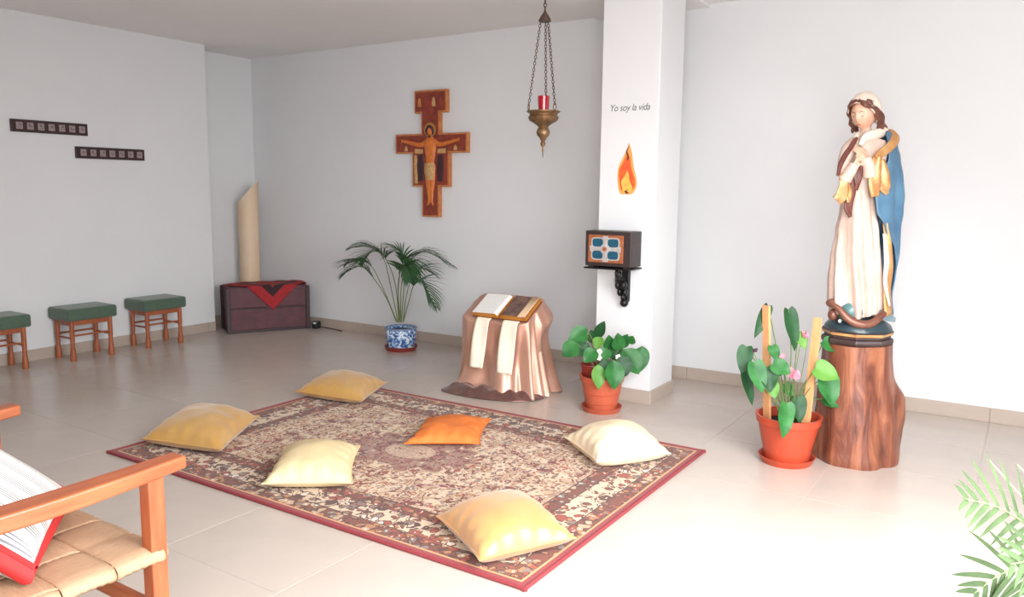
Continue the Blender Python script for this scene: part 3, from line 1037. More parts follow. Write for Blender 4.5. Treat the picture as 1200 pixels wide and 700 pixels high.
def closed(pts, n_):
    P = [Vector((*p, 0)) for p in pts]
    m_ = len(P)
    out = []
    for i in range(n_):
        t_ = i / n_ * m_
        k_ = int(t_); u = t_ - k_
        a, b, c_, d_ = P[(k_ - 1) % m_], P[k_ % m_], P[(k_ + 1) % m_], P[(k_ + 2) % m_]
        out.append(0.5 * ((2 * b) + (c_ - a) * u + (2 * a - 5 * b + 4 * c_ - d_) * u * u + (3 * b - a - 3 * c_ + d_) * u ** 3))
    return out


dense = closed(base_ol, 720)


def base_at(ang):
    best = min(dense, key=lambda q: abs((math.atan2(q.y - cym, q.x - cxm) - ang + PI) % (2 * PI) - PI))
    return best


def top_at(ang):
    c_, s_ = math.cos(ang), math.sin(ang)
    a, b = (SX1 - SX0) / 2, (SY1_ - SY0_) / 2
    e = 7
    r = (abs(c_ / a) ** e + abs(s_ / b) ** e) ** (-1 / e)
    return Vector((cxm + r * c_, cym + r * s_, 0))


# even spacing along the top outline
ang_f = [2 * PI * i / 2000 for i in range(2000)]
ps_ = [top_at(a) for a in ang_f]
acc = [0]
for i in range(2000):
    acc.append(acc[-1] + (ps_[(i + 1) % 2000] - ps_[i]).length)
angs = []
j = 0
for i in range(NS):
    while acc[j + 1] < acc[-1] * i / NS: j += 1
    angs.append(ang_f[j])
BS = [base_at(a) for a in angs]
TS = [top_at(a) for a in angs]
NR = 44
vs, fs = [], []
for r in range(NR + 1):
    t_ = r / NR                       # 0 floor, 1 top edge
    for i, a in enumerate(angs):
        tp, bs = TS[i], BS[i]
        ztop = ZF + (ZB - ZF) * (tp.y - SY0_) / (SY1_ - SY0_)
        z = ztop * t_
        side = max(0, math.cos(a - 0.0)) ** 0.7          # right hand side flares all the way
        left = max(0, -math.cos(a))
        fl_ = (1 - t_) ** (7.0 - 5.4 * side)
        s = i / NS * 2 * PI
        ph = s * 9 + 2.2 * math.sin(s * 2) + (1 - t_) * 1.4
        fold = (math.sin(ph) * .6 + math.sin(ph * 1.7 + 1) * .4) * (.005 + .026 * (1 - t_) ** .8) * (0.6 + side + .3 * left)
        # diagonal swag folds on the front
        dx = (tp.x - SX0) / (SX1 - SX0)
        front = max(0, -math.sin(a)) ** 2
        q = (t_ * .45 + dx * .55)
        fold += front * .020 * math.sin(q * 15 + .4) * min(1, (1 - t_) * 3) * (0.35 + dx)
        # bunched cloth at the upper right back
        bunch = math.exp(-((a - 0.35) / .35) ** 2) * math.exp(-((t_ - .82) / .13) ** 2) * .065
        p = tp + (bs - tp) * fl_
        out = Vector((math.cos(a), math.sin(a) * 1.2, 0)).normalized()
        p = p + out * (fold + bunch + .004)
        vs.append((p.x - cxm, p.y - cym, max(z, 0.004 + .004 * math.sin(s * 23) ** 2)))
for r in range(NR):
    for i in range(NS):
        i2 = (i + 1) % NS
        fs.append((r * NS + i, r * NS + i2, (r + 1) * NS + i2, (r + 1) * NS + i))
# top
o_ = NR * NS
prev = list(range(o_, o_ + NS))
for kk in (0.965, 0.85, 0.55, 0.25):
    cur = []
    for i, a in enumerate(angs):
        p = Vector((TS[i].x - cxm, TS[i].y - cym)) * kk
        z = (ZF + ZB) / 2 + p.y / (SY1_ - SY0_) * (ZB - ZF) + (.006 if kk < .99 else 0)
        cur.append(len(vs)); vs.append((p.x, p.y, z))
    for i in range(NS):
        fs.append((prev[i], prev[(i + 1) % NS], cur[(i + 1) % NS], cur[i]))
    prev = cur
fs.append(tuple(prev))
MB().add(vs, fs).build('drape', M['satin'], dp, angle=75)

fcl = thing('brown_shawl', (cxm, cym, 0), 0, 'dark shiny brown cloth pooled on the floor at the foot of the satin drape', 'cloth')
pool_out = [(-3.12, 3.99), (-3.08, 3.93), (-2.95, 3.905), (-2.80, 3.905), (-2.66, 3.935), (-2.55, 3.985), (-2.475, 4.06), (-2.45, 4.16)]
pool_in = [(-3.06, 4.16), (-3.02, 4.08), (-2.94, 4.055), (-2.80, 4.05), (-2.68, 4.05), (-2.60, 4.055), (-2.53, 4.10), (-2.49, 4.18)]
po = smooth_path([(*p, 0) for p in pool_out], 70)
pi_ = smooth_path([(*p, 0) for p in pool_in], 70)


def pool(u, v):
    k_ = min(69, int(u * 70)); f = u * 70 - k_
    a = po[k_].lerp(po[min(70, k_ + 1)], f); b = pi_[k_].lerp(pi_[min(70, k_ + 1)], f)
    p = a.lerp(b, v)
    hgt = .06 * math.sin(PI * min(1, v * 1.15) * .5) ** 1.2 * min(1, u * 6 + .1) * min(1, (1 - u) * 5)
    hgt *= .75 + .6 * noise.noise(Vector((p.x * 14, p.y * 14, 3)))
    hgt += .022 * abs(math.sin(u * 19 + v * 3)) * v * (1.2 - v)
    return (p.x - cxm, p.y - cym, .004 + max(0, hgt))


MB().grid(pool, 70, 14).build('shawl', M['satindark'], fcl, solid=.003, angle=80)

# stole hanging under the book
M['stole'] = mat('cream_stole_cloth', (244, 232, 212), 0.7, var=0.03, scale=20, bump=0.1, bscale=150)
sl = thing('stole', (cxm, SY0_, 0), 0, 'cream stole hanging in two bands from under the open book', 'stole')
slope_d = Vector((0, math.cos(tilt), math.sin(tilt)))
for xa, xb, xa2, xb2, zb in ((-2.912, -2.805, -2.934, -2.832, .165), (-2.712, -2.595, -2.728, -2.612, .155)):
    def band(u, v, xa=xa, xb=xb, xa2=xa2, xb2=xb2, zb=zb):
        if v > .7:
            s_ = (v - .7) / .3 * .15
            x = xa + (xb - xa) * u
            return (x - cxm, .004 + s_ * math.cos(tilt) - .008, ZF + .020 + s_ * math.sin(tilt))
        f = v / .7
        x = (xa2 + (xb2 - xa2) * u) * (1 - f) + (xa + (xb - xa) * u) * f
        z = zb + (ZF + .012 - zb) * f
        return (x - cxm, -.030 - .022 * (1 - f) - .006 * math.sin(u * 3 + f * 4) - .004 * (1 - f) * math.sin(u * 7) + .014 * f ** 6, z)
    MB().grid(band, 8, 40).build('band', M['stole'], sl, solid=.0025, angle=70)

M['page'] = mat('white_book_page', (236, 234, 230), 0.7, rgb2=(222, 220, 218), scale=50, stretch=(1, 8, 1))
M['gilt'] = mat('gilt_page_edge', (214, 150, 66), 0.35, 0.35, rgb2=(186, 116, 44), scale=20, stretch=(1, 1, 30))
M['leather'] = mat('brown_book_leather', (120, 62, 36), 0.5, var=0.12, scale=20)
M['print'] = mat('brown_illustration_print', (126, 96, 84), 0.6, rgb2=(62, 46, 48), scale=18, detail=4)
M['tanpage'] = mat('tan_page_margin', (222, 186, 150), 0.7, var=0.05, scale=20)
bk = thing('open_book', (0, 0, 0), 0, 'thick open book with gilt edges on the copper satin stand', 'book')
bk.location = ((-2.94 - 2.55) / 2 - .002, SY0_ + .002, ZF + .034)
bk.rotation_euler = (tilt, 0, 0)
bw, bdp = 0.400, 0.205
MB().box((0, bdp / 2, -.006), (bw + .012, bdp + .008, .006)).build('cover', M['leather'], bk, smooth=False, bevel=.002)
for s in (-1, 1):
    def pg(u, v, s=s):
        x = s * (.004 + u * (bw / 2 - .004))
        return (x, v * bdp, .026 * (1 - .25 * u) * min(1, (u * 9) ** .6) + .001)
    blk = MB().grid(pg, 20, 2)
    blk.grid(lambda u, v, s=s: (pg(u, 0)[0], 0, (pg(u, 0)[2]) * v - .003 * (1 - v)), 20, 1)
    blk.grid(lambda u, v, s=s: (pg(u, 0)[0], bdp, (pg(u, 0)[2]) * v - .003 * (1 - v)), 20, 1)
    blk.grid(lambda u, v, s=s: (pg(1, 0)[0], u * bdp, (pg(1, 0)[2]) * v - .003 * (1 - v)), 1, 1)
    blk.build('page_block', M['gilt'], bk, angle=50)
    u1 = 1.0 if s < 0 else .70
    pm = MB().grid(lambda u, v, s=s: (pg(.03 + u * (u1 - .03), v)[0], .002 + v * (bdp - .004), pg(.03 + u * (u1 - .03), v)[2] + .0016), 18, 2)
    p_ = pm.build('page', M['page'] if s < 0 else M['print'], bk)
    if s < 0:
        ln = MB()
        M['text'] = M.get('text') or mat('faint_page_print', (196, 192, 190), 0.7, var=0.1)
    else:
        MB().grid(lambda u, v: (pg(.70 + u * .30, v)[0], -.004 + v * (bdp + .006), pg(.70 + u * .3, v)[2] + .004 + .006 * u), 6, 2).build('page_margin', M['tanpage'], bk, solid=.003)


# ------------------------------------------------------------------ potted plants
def R3(rz):
    return Matrix.Rotation(rz, 3, 'Z')


def leaf_mb(base, tip, width, nrm, kind='heart', droop=0.12, fold=0.18, nu=10):
    base, tip = Vector(base), Vector(tip)
    d = tip - base
    L = d.length
    d = d / L
    n_ = Vector(nrm); n_ = (n_ - d * n_.dot(d)).normalized()
    s_ = d.cross(n_)

    def wprof(t):
        if kind == 'heart':
            return (t ** .36) * (1 - t) ** .85 * 1.72 if t > 0 else 0
        if kind == 'oval':
            return math.sin(PI * t ** .8) ** .8
        return t ** .6 * (1 - t) ** .6 * 1.5
    back = .12 if kind == 'heart' else 0
    mb = MB()

    def fn(u, v):
        e = v * 2 - 1
        t = u
        wv = wprof(min(.999, max(.0, t))) * width / 2
        # heart lobes reach behind the stalk
        y = t * L - back * L * (1 - t) ** 3 * abs(e) ** .8 * (1 if t > 0 else .6)
        x = e * max(wv, .0005 if 0 < t < 1 else .0002)
        if kind == 'heart' and t < .15:
            x = e * max(wv, width * .22 * abs(e) ** .3)
        z = -droop * L * (t ** 2) + fold * abs(x) + .03 * width * math.sin(t * 11) * abs(e)
        return base + d * y + s_ * x + n_ * z
    mb.grid(fn, nu, 4)
    return mb


def pot(root, r0, r1, h, m_, rim=.012, ribs=(), feet=True):
    prof = [(.001, 0), (r0, 0), (r0 + .003, .006)]
    for i in range(1, 9):
        t = i / 9
        prof.append((r0 + (r1 - .008 - r0) * t, h * (.82) * t + .004))
    prof += [(r1 - .008, h * .83), (r1 - .001, h * .845), (r1, h * .87), (r1 + .001, h * .965), (r1 + rim * .5, h * .975), (r1 + rim * .5, h), (r1 - rim * .6, h), (r1 - rim, h * .93), (r1 - rim - .004, h * .78), (.001, h * .76)]
    p = MB().lathe(prof, 40, cap=False).build('pot', m_, root, angle=35)
    for z in ribs:
        r = r0 + (r1 - .008 - r0) * z / .82
        MB().lathe([(r - .002, h * z - .003), (r + .0035, h * z), (r - .002, h * z + .003)], 40, cap=False).build('rib', m_, p)
    MB().lathe([(.001, h * .80), (r1 - rim - .002, h * .80), (r1 - rim - .002, h * .79)], 32, cap=False).build('soil', M['soil'], root)
    return p


def saucer(root, r, h, m_):
    MB().lathe([(.001, 0), (r * .86, 0), (r, h), (r * .965, h + .001), (r * .84, .006), (.001, .006)], 40, cap=False).build('saucer', m_, root, angle=35)


# --- terracotta pot by the pillar
PX = 247.0


def plant_frame(px0, py0, ppm):
    """turn photo measurements into metres in the plant's own upright frame"""
    lean = (px0 - 505) / 6500            # uprights lean in a downward tilted view

    def f(px, py, y=0.0):
        return Vector(((px - px0 - lean * (py0 - py)) / ppm, y, (py0 - py) / ppm))
    return f


g2 = thing('potted_plant', (-2.047, 4.13, 0), VIEW_ROT, 'bushy green plant in ribbed terracotta pot by the pillar foot', 'plant')
saucer(g2, .122, .03, M['terracotta2'])
p_ = pot(g2, .086, .128, .205, M['terracotta2'], ribs=(.22, .50))
for o in kids(g2):
    if o.name.startswith(('pot', 'soil')): o.location.z = .008
ip = MB().lathe([(.055, .17), (.066, .262), (.071, .264), (.069, .27), (.061, .268), (.052, .19)], 28, (-.055, .04, 0), cap=False).build('inner_pot', M['terracotta2'], g2)
ip['label'] = 'darker inner pot rim behind the leaves'
M['innerpot'] = mat('dark_red_plastic', (142, 44, 36), 0.45, var=0.1)
ip.data.materials[0] = M['innerpot']
F2 = plant_frame(706, 481.5, 215)
root2 = Vector((0, 0, .17))
L2 = [(688, 376, 665, 391, 15, 0, 'leaf'), (690, 386, 667, 395, 14, .03, 'leaf'), (676, 394, 657, 409, 18, -.04, 'leaf'), (701, 391, 711, 368, 11, .05, 'leafdark'),
      (689, 395, 678, 410, 13, -.02, 'leafdark'), (698, 401, 683, 415, 15, -.06, 'leaf'), (699, 417, 700.5, 446, 14, -.12, 'leaflight'), (718, 411, 719, 446, 20, -.13, 'leaf'),
      (718, 407, 716, 385, 13, .03, 'leaf'), (728, 404, 727, 382, 14, .0, 'leaf'), (732, 402, 740, 385, 12, .06, 'leaf'), (734, 401, 752, 431, 23, -.03, 'leaf'),
      (758, 398, 753, 430, 16, -.01, 'leaf'), (709, 412, 712, 436, 16, -.08, 'leafdark'), (730, 408, 735, 432, 18, -.07, 'leafdark'), (700, 397, 694, 380, 12, .06, 'leafdark'),
      (712, 400, 706, 415, 14, -.03, 'leaf'), (722, 400, 728, 418, 17, .02, 'leafdark'), (742, 398, 748, 388, 12, .08, 'leaf'), (705, 388, 700, 402, 12, .02, 'leaflight'), (737, 405, 728, 428, 15, .05, 'leafdark')]


def leaves(root, F, rootp, data, kind='oval'):
    for i, (bx, by, tx, ty, wpx, yo, mk) in enumerate(data):
        random.seed(i * 13 + 5)
        b, t = F(bx, by, yo), F(tx, ty, yo - .03 - .02 * random.random())
        nrm = Vector((random.uniform(-.35, .35), -1, random.uniform(.25, .7)))
        wm = wpx / (F(1, 0).x - F(0, 0).x) ** -1 if False else wpx * (F(1, 0).x - F(0, 0).x)
        lf = leaf_mb(b, t, wm * 1.3, nrm, kind, droop=random.uniform(.02, .14), fold=random.uniform(.1, .3)).build('leaf', M[mk], root, angle=80)
        mid = rootp.lerp(b, .55) + Vector((random.uniform(-.01, .01), random.uniform(-.01, .02), .03))
        MB().tube(smooth_path([rootp + Vector((random.uniform(-.03, .03), random.uniform(-.03, .03), 0)), mid, b], 8), .0026, 5).build('stalk', M['stem'], lf)


leaves(g2, F2, root2, L2)
M['bloom'] = mat('white_small_bloom', (236, 230, 220), 0.6, var=0.04)
for (px, py, yo) in ((703, 404, -.05), (702, 411, -.06), (726, 410, -.06), (727, 416, -.06)):
    b = F2(px, py, yo)
    fm = MB()
    for k in range(5):
        a = k * 2 * PI / 5
        fm.ball(b + Vector((.010 * math.cos(a), -.004, .010 * math.sin(a))), .008, 5, sc=(1, .4, 1))
    fm.build('bloom', M['bloom'], g2)

# --- pot with the two stakes by the stump
g3 = thing('potted_plant', (-0.905, 3.83, 0), VIEW_ROT, 'flowering plant in smooth orange pot with two wooden stakes beside the stump', 'plant')
saucer(g3, .132, .034, M['terracotta'])
pot(g3, .100, .148, .225, M['terracotta'])
for o in kids(g3):
    if o.name.startswith(('pot', 'soil')): o.location.z = .008
F3 = plant_frame(922.5, 541, 238)
M['stake'] = wood('pale_pine_stake', (226, 172, 122), (210, 150, 100), 2)


def stake(pa, pb, w_):
    a, b = Vector(pa), Vector(pb)
    R = (b - a).to_track_quat('Z', 'Y').to_matrix()
    MB().box((a + b) / 2, (w_, .012, (b - a).length), rot=R).build('stake', M['stake'], g3, smooth=False, bevel=.001)


stake(F3(905, 505, .05), F3(904, 362, .03), .044)
stake(F3(942, 500, -.03), F3(959.5, 374, .0), .041)
L3 = [(928, 366, 935, 411, 17, .02, 'leafdark'), (909, 364, 891, 400, 13, .07, 'leafdark'), (879, 408, 871, 437, 17, .0, 'leafdark'), (884, 423, 891, 456, 20, -.05, 'leaf'),
      (878, 436, 886, 476, 12, .03, 'leafdark'), (899, 429, 899, 455, 20, -.04, 'leafdark'), (905, 424, 922, 433, 19, -.05, 'leaf'), (912, 464, 906, 501, 19, -.14, 'leaf'),
      (935, 464, 934, 492, 17, -.02, 'leafdark'), (951, 428, 974, 437, 22, -.06, 'leaflight'), (964, 438, 969, 470, 25, -.04, 'leaf'), (968, 402, 985, 413, 17, .03, 'leaf'),
      (964, 465, 983, 471, 14, -.02, 'leaf'), (907, 406, 910, 422, 12, -.01, 'leaf'), (939, 392, 944, 409, 12, .02, 'leaflight'), (920, 428, 911, 440, 14, .0, 'leaf'),
      (903, 446, 904, 462, 14, -.05, 'leaflight'), (970, 430, 980, 452, 18, .02, 'leafdark'), (924, 452, 930, 466, 13, .03, 'leaf')]
leaves(g3, F3, Vector((0, 0, .185)), L3, 'heart')
M['pink'] = mat('pink_spathe', (206, 66, 92), 0.4, rgb2=(226, 120, 132), scale=40)
M['bud'] = mat('dark_purple_bud', (74, 46, 62), 0.5, var=0.1)
for (bx, by, tx, ty, wpx, yo) in ((925, 440, 923, 427, 9, -.07), (927, 441, 931, 430, 9, -.075), (912, 417, 919, 414, 5, -.05), (948, 397, 942, 389, 6, .0)):
    b, t = F3(bx, by, yo), F3(tx, ty, yo)
    fl_o = leaf_mb(b, t, wpx / 238, (0, -1, .3), 'oval').build('flower', M['pink'], g3)
    MB().tube(smooth_path([(0.01, 0, .19), Vector((0.01, 0, .19)).lerp(b, .5) + Vector((.01, 0, .02)), b], 8), .002, 5).build('stalk', M['stem'], fl_o)
for (bx, by, tx, ty, yo) in ((885, 413, 890, 409, -.02), (943, 390, 948, 394, .01)):
    b, t = F3(bx, by, yo), F3(tx, ty, yo)
    bd_o = MB().tube([b, b.lerp(t, .5), t], [.004, .011, .003], 8).build('bud', M['bud'], g3)
    MB().tube(smooth_path([(-.01, 0, .19), Vector((-.01, 0, .19)).lerp(b, .6), b], 8), .002, 5).build('stalk', M['stem'], bd_o)

# --- palm in the blue and white pot
M['delft'] = bpy.data.materials.new('blue_white_porcelain')
_t = NT(M['delft'])
_c = _t.coord()
_v = _t.noise(_c, 26, 3, 0.6, 1.2)
_t.link(_t.ramp(_v, [(0.42, lin((46, 82, 146))), (0.50, lin((116, 150, 196))), (0.56, lin((214, 226, 236)))]), _t.b.inputs['Base Color'])
_t.b.inputs['Roughness'].default_value = 0.2
M['delftrim'] = mat('blue_glazed_band', (92, 112, 150), 0.25, rgb2=(140, 160, 188), scale=50)
M['redsaucer'] = mat('dark_red_saucer', (138, 54, 46), 0.45, var=0.1)
g1 = thing('potted_palm', (-4.175, 4.80, 0), VIEW_ROT, 'green palm in blue and white porcelain pot by the back wall', 'plant')
saucer(g1, .135, .035, M['redsaucer'])
MB().lathe([(.001, .008), (.100, .008), (.108, .02), (.112, .06), (.122, .12), (.124, .16), (.120, .172), (.112, .172), (.110, .15), (.001, .148)], 40, cap=False).build('pot', M['delft'], g1, angle=45)
MB().lathe([(.119, .170), (.130, .176), (.131, .184), (.122, .188), (.113, .184), (.112, .168)], 40, cap=False).build('pot_rim', M['delftrim'], g1)
MB().lathe([(.001, .16), (.113, .16), (.113, .155)], 30, cap=False).build('soil', M['soil'], g1)
F1 = plant_frame(467.5, 411, 152)


def frond(root, pts, m_leaf, m_stem, n_leaf, ll, start, name='frond', w_=.010, droop=.5, seed=0, stemr=.005, nup=(0, 0, 1), taper=.55):
    random.seed(seed)
    path = smooth_path(pts, 30)
    st_o = MB().tube(path, [stemr * (1 - .75 * i / 30) for i in range(31)], 6).build(name, m_stem, root)
    mb = MB()
    for i in range(n_leaf):
        t = start + (1 - start) * (i + .5) / n_leaf
        k_ = min(29, int(t * 30))
        p = path[k_].lerp(path[k_ + 1], t * 30 - k_)
        tg = (path[min(30, k_ + 2)] - path[max(0, k_ - 1)]).normalized()
        nrm = Vector(nup); nrm = (nrm - tg * tg.dot(nrm))
        nrm = nrm.normalized() if nrm.length > .1 else Vector((0, -1, 0))
        sd = tg.cross(nrm).normalized()
        rel = (i + .5) / n_leaf
        L_ = ll * (.55 + .9 * math.sin(PI * min(1, rel * .8 + .18)) - .35) * random.uniform(.88, 1.08)
        for s in (-1, 1):
            d0 = (tg * (taper + .5 * rel) + sd * s * .75 + nrm * .22).normalized()
            pts_ = []
            q = p.copy(); d_ = d0.copy()
            for j in range(6):
                pts_.append(q.copy())
                q = q + d_ * L_ / 5
                d_ = (d_ + Vector((0, 0, -droop * .26))).normalized()
            wd = d0.cross(nrm).normalized()
            vs_, fs_ = [], []
            for j, q in enumerate(pts_):
                f = j / 5
                hw = w_ * (f + .12) ** .45 * (1 - f) ** .75 * .95 + .0004
                vs_ += [q - wd * hw, q + nrm * (-hw * .3), q + wd * hw]
            for j in range(5):
                fs_ += [(j * 3, j * 3 + 1, j * 3 + 4, j * 3 + 3), (j * 3 + 1, j * 3 + 2, j * 3 + 5, j * 3 + 4)]
            mb.add(vs_, fs_)
    mb.build('leaflets', m_leaf, st_o, angle=80)
    return st_o


B1 = F1(464, 378)
fr1 = [[(462, 377, 0), (450, 348, .0), (434, 323, .0), (420, 309, -.05), (400, 318, -.10)],
       [(464, 377, 0), (455, 335, .05), (446, 300, .08), (430, 286, .06), (408, 287, .0)],
       [(465, 377, 0), (461, 330, -.02), (450, 298, -.06), (438, 290, -.12), (425, 300, -.2)],
       [(467, 377, 0), (468, 330, .06), (478, 303, .10), (497, 292, .10), (532, 309, .05)],
       [(470, 377, 0), (478, 350, -.04), (485, 330, -.10), (496, 326, -.14), (513, 354, -.20)],
       [(466, 377, 0), (464, 332, .0), (470, 305, .0), (478, 298, -.06), (483, 314, -.14)],
       [(468, 377, 0), (471, 325, .08), (470, 300, .14), (462, 290, .18), (452, 295, .22)],
       [(470, 377, 0), (474, 345, .0), (480, 325, .04), (492, 312, .10), (505, 318, .16)],
       [(463, 377, 0), (447, 335, -.05), (434, 308, -.08), (418, 302, -.06), (404, 306, -.04)],
       [(467, 377, 0), (466, 340, -.08), (470, 312, -.14), (476, 306, -.2), (484, 318, -.26)]]
for i, f in enumerate(fr1):
    frond(g1, [F1(a, b, c_ if c_ < 0 else c_ * .3) for a, b, c_ in f], M['palm'], M['palmstem'], 15, .21, .48, seed=i + 1, w_=.0155, droop=.62, taper=.7)

# --- palm at the lower right, its pot out of the picture
g4 = thing('potted_palm', (0.36, 1.95, 0), VIEW_ROT, 'pale green feathery palm reaching in at the lower right edge', 'plant')
pot(g4, .11, .15, .24, M['terracotta'])
saucer(g4, .15, .03, M['terracotta'])
for o in kids(g4):
    if o.name.startswith(('pot', 'soil')): o.location.z = .008
F4 = plant_frame(1326, 868, 405)
fr4 = [[(1322, 800, 0), (1280, 690, .0), (1222, 618, .0), (1178, 582, -.04), (1138, 566, -.08)],
       [(1324, 800, 0), (1285, 695, -.06), (1235, 630, -.10), (1190, 605, -.12), (1150, 600, -.16)],
       [(1324, 800, 0), (1285, 715, .06), (1240, 665, .06), (1200, 645, .04), (1160, 656, .0)],
       [(1328, 800, 0), (1340, 680, .10), (1350, 610, .16), (1345, 570, .2), (1325, 575, .25)],
       [(1330, 800, 0), (1360, 690, .0), (1410, 640, .0), (1460, 640, -.05), (1500, 670, -.1)],
       [(1328, 800, 0), (1345, 670, -.06), (1360, 600, -.10), (1390, 560, -.1), (1430, 560, -.12)]]
for i, f in enumerate(fr4):
    frond(g4, [F4(a, b, c_) for a, b, c_ in f], M['palmlight'], M['palmstem'], 11, .135, .34, seed=i + 20, w_=.0105, droop=.16, stemr=.004, taper=.9, nup=(0, -.85, .5))
M['spear'] = mat('pale_new_spear', (166, 168, 126), 0.6, var=0.04)
for a in ([(1322, 800, 0), (1270, 660, .0), (1205, 580, .02), (1180, 550, .02)], [(1326, 800, 0), (1310, 690, .08), (1255, 600, .12), (1230, 570, .13)]):
    MB().tube(smooth_path([F4(*q) for q in a], 20), [.0026 * (1 - .6 * i / 20) for i in range(21)], 5).build('spear', M['spear'], g4)

# ------------------------------------------------------------------ stump pedestal
M['bark'] = bpy.data.materials.new('polished_trunk')
_t = NT(M['bark'])
_c = _t.coord()
_v = _t.noise(_t.scale(_c, 9, 9, 1.6), 1.6, 6, .6, .8)
_w = _t.noise(_t.scale(_c, 3, 3, 1.2), 2.2, 3)
_col = _t.ramp(_v, [(0.30, lin((66, 36, 28))), (0.48, lin((118, 66, 48))), (0.66, lin((156, 98, 70)))])
_t.link(_t.mix(_t.m('MULTIPLY', _t.m('GREATER_THAN', _w, .58), .35), _col, lin((92, 52, 44))), _t.b.inputs['Base Color'])
_t.b.inputs['Roughness'].default_value = 0.38
_t.bump(_v, .5, .02)
M['cutwood'] = mat('cut_trunk_top', (150, 96, 64), 0.5, rgb2=(120, 74, 48), scale=20)
stp = thing('tree_stump', (-0.635, 4.085, 0), VIEW_ROT, 'polished brown tree stump standing as pedestal under the statue', 'stump')
SH = 0.575
prof_s = [(0, .200, .180), (.02, .203, .182), (.08, .196, .176), (.18, .188, .170), (.30, .176, .162), (.42, .162, .152), (.52, .155, .148), (.575, .154, .147)]
vs, fs = [], []
NSg, NZ = 72, 40
for j in range(NZ + 1):
    z = SH * j / NZ
    rx, ry = interp(prof_s, z)
    for k in range(NSg):
        a = 2 * PI * k / NSg
        lump = 1 + .045 * math.sin(3 * a + 1 + z * 2) + .028 * math.sin(7 * a + z * 5) + .03 * noise.noise(Vector((math.cos(a) * 2, math.sin(a) * 2, z * 3)))
        # knot on the right hand side
        da = (a - (-.12) + PI) % (2 * PI) - PI
        lump += .25 * math.exp(-(da / .36) ** 2) * math.exp(-((z - .30) / (.075 if z > .30 else .2)) ** 2)
        # hollow groove down the front
        dg_ = (a + 1.2 + PI) % (2 * PI) - PI
        lump -= .05 * math.exp(-(dg_ / .12) ** 2)
        vs.append((rx * lump * math.cos(a) - .008 - .030 * (z / SH), ry * lump * math.sin(a), z))
for j in range(NZ):
    for k in range(NSg):
        k2 = (k + 1) % NSg
        fs.append((j * NSg + k, j * NSg + k2, (j + 1) * NSg + k2, (j + 1) * NSg + k))
fs.append(tuple(reversed(range(NSg))))
trunk = MB().add(vs, fs)
trunk.build('trunk', M['bark'], stp, angle=60)
MB().add([vs[NZ * NSg + k] for k in range(NSg)], [tuple(range(NSg))]).build('cut_top', M['cutwood'], stp)
# ------------------------------------------------------------------ statue of a praying woman
exec_statue = True
M['robe'] = mat('cream_painted_robe', (212, 190, 176), 0.45, rgb2=(194, 164, 152), scale=9)
M['skin'] = mat('painted_skin', (226, 178, 152), 0.42, rgb2=(214, 160, 134), scale=14)
M['cloak'] = mat('blue_painted_cloak', (84, 122, 148), 0.38, rgb2=(58, 94, 124), scale=8)
M['goldpaint'] = mat('gold_painted_lining', (208, 164, 108), 0.32, 0.35, rgb2=(176, 118, 72), scale=14)
M['brownlining'] = mat('dark_red_brown_lining', (112, 60, 48), 0.45, rgb2=(86, 44, 38), scale=14)
M['hair'] = mat('brown_painted_hair', (112, 66, 48), 0.45, rgb2=(76, 42, 32), scale=40)
M['veil'] = mat('ivory_painted_veil', (228, 214, 200), 0.45, rgb2=(212, 192, 176), scale=10)
M['globe'] = mat('teal_painted_globe', (86, 122, 122), 0.28, rgb2=(58, 92, 96), scale=10)
M['ground'] = mat('dark_teal_ground', (44, 62, 70), 0.3, var=0.15, scale=14)
M['moon'] = mat('brown_gilt_moon', (130, 86, 70), 0.35, 0.25, rgb2=(104, 62, 50), scale=14)
M['basewood'] = mat('dark_statue_base', (64, 46, 44), 0.4, var=0.12, scale=14)
M['cloakgrey'] = mat('grey_blue_cloak_tail', (128, 146, 152), 0.4, rgb2=(96, 116, 126), scale=12)
M['lipred'] = mat('painted_lips', (178, 96, 84), 0.5, var=0.05)
M['eyeline'] = mat('painted_eye_line', (96, 62, 52), 0.5, var=0.05)
M['starpaint'] = mat('pale_star_paint', (228, 222, 210), 0.4, var=0.03)

PM = 247.0
SXc, SZc = 1005.0, 400.0


def S(px, py, y=0.0):
    return Vector(((px - SXc - .077 * (SZc - py)) / PM, y, (SZc - py) / PM))


stat = thing('statue', (-0.664, 4.063, SH), VIEW_ROT, 'painted statue of a woman in blue cloak with crossed hands on the stump', 'statue')
# octagonal base
def octa(mb, r, z0, z1, r2=None):
    r2 = r2 or r
    a0 = PI / 8
    lo = [(r * math.cos(a0 + k * PI / 4) - .002, .92 * r * math.sin(a0 + k * PI / 4), z0) for k in range(8)]
    hi = [(r2 * math.cos(a0 + k * PI / 4) - .002, .92 * r2 * math.sin(a0 + k * PI / 4), z1) for k in range(8)]
    mb.add(lo + hi, [tuple(reversed(range(8))), tuple(range(8, 16))] + [(k, (k + 1) % 8, (k + 1) % 8 + 8, k + 8) for k in range(8)])


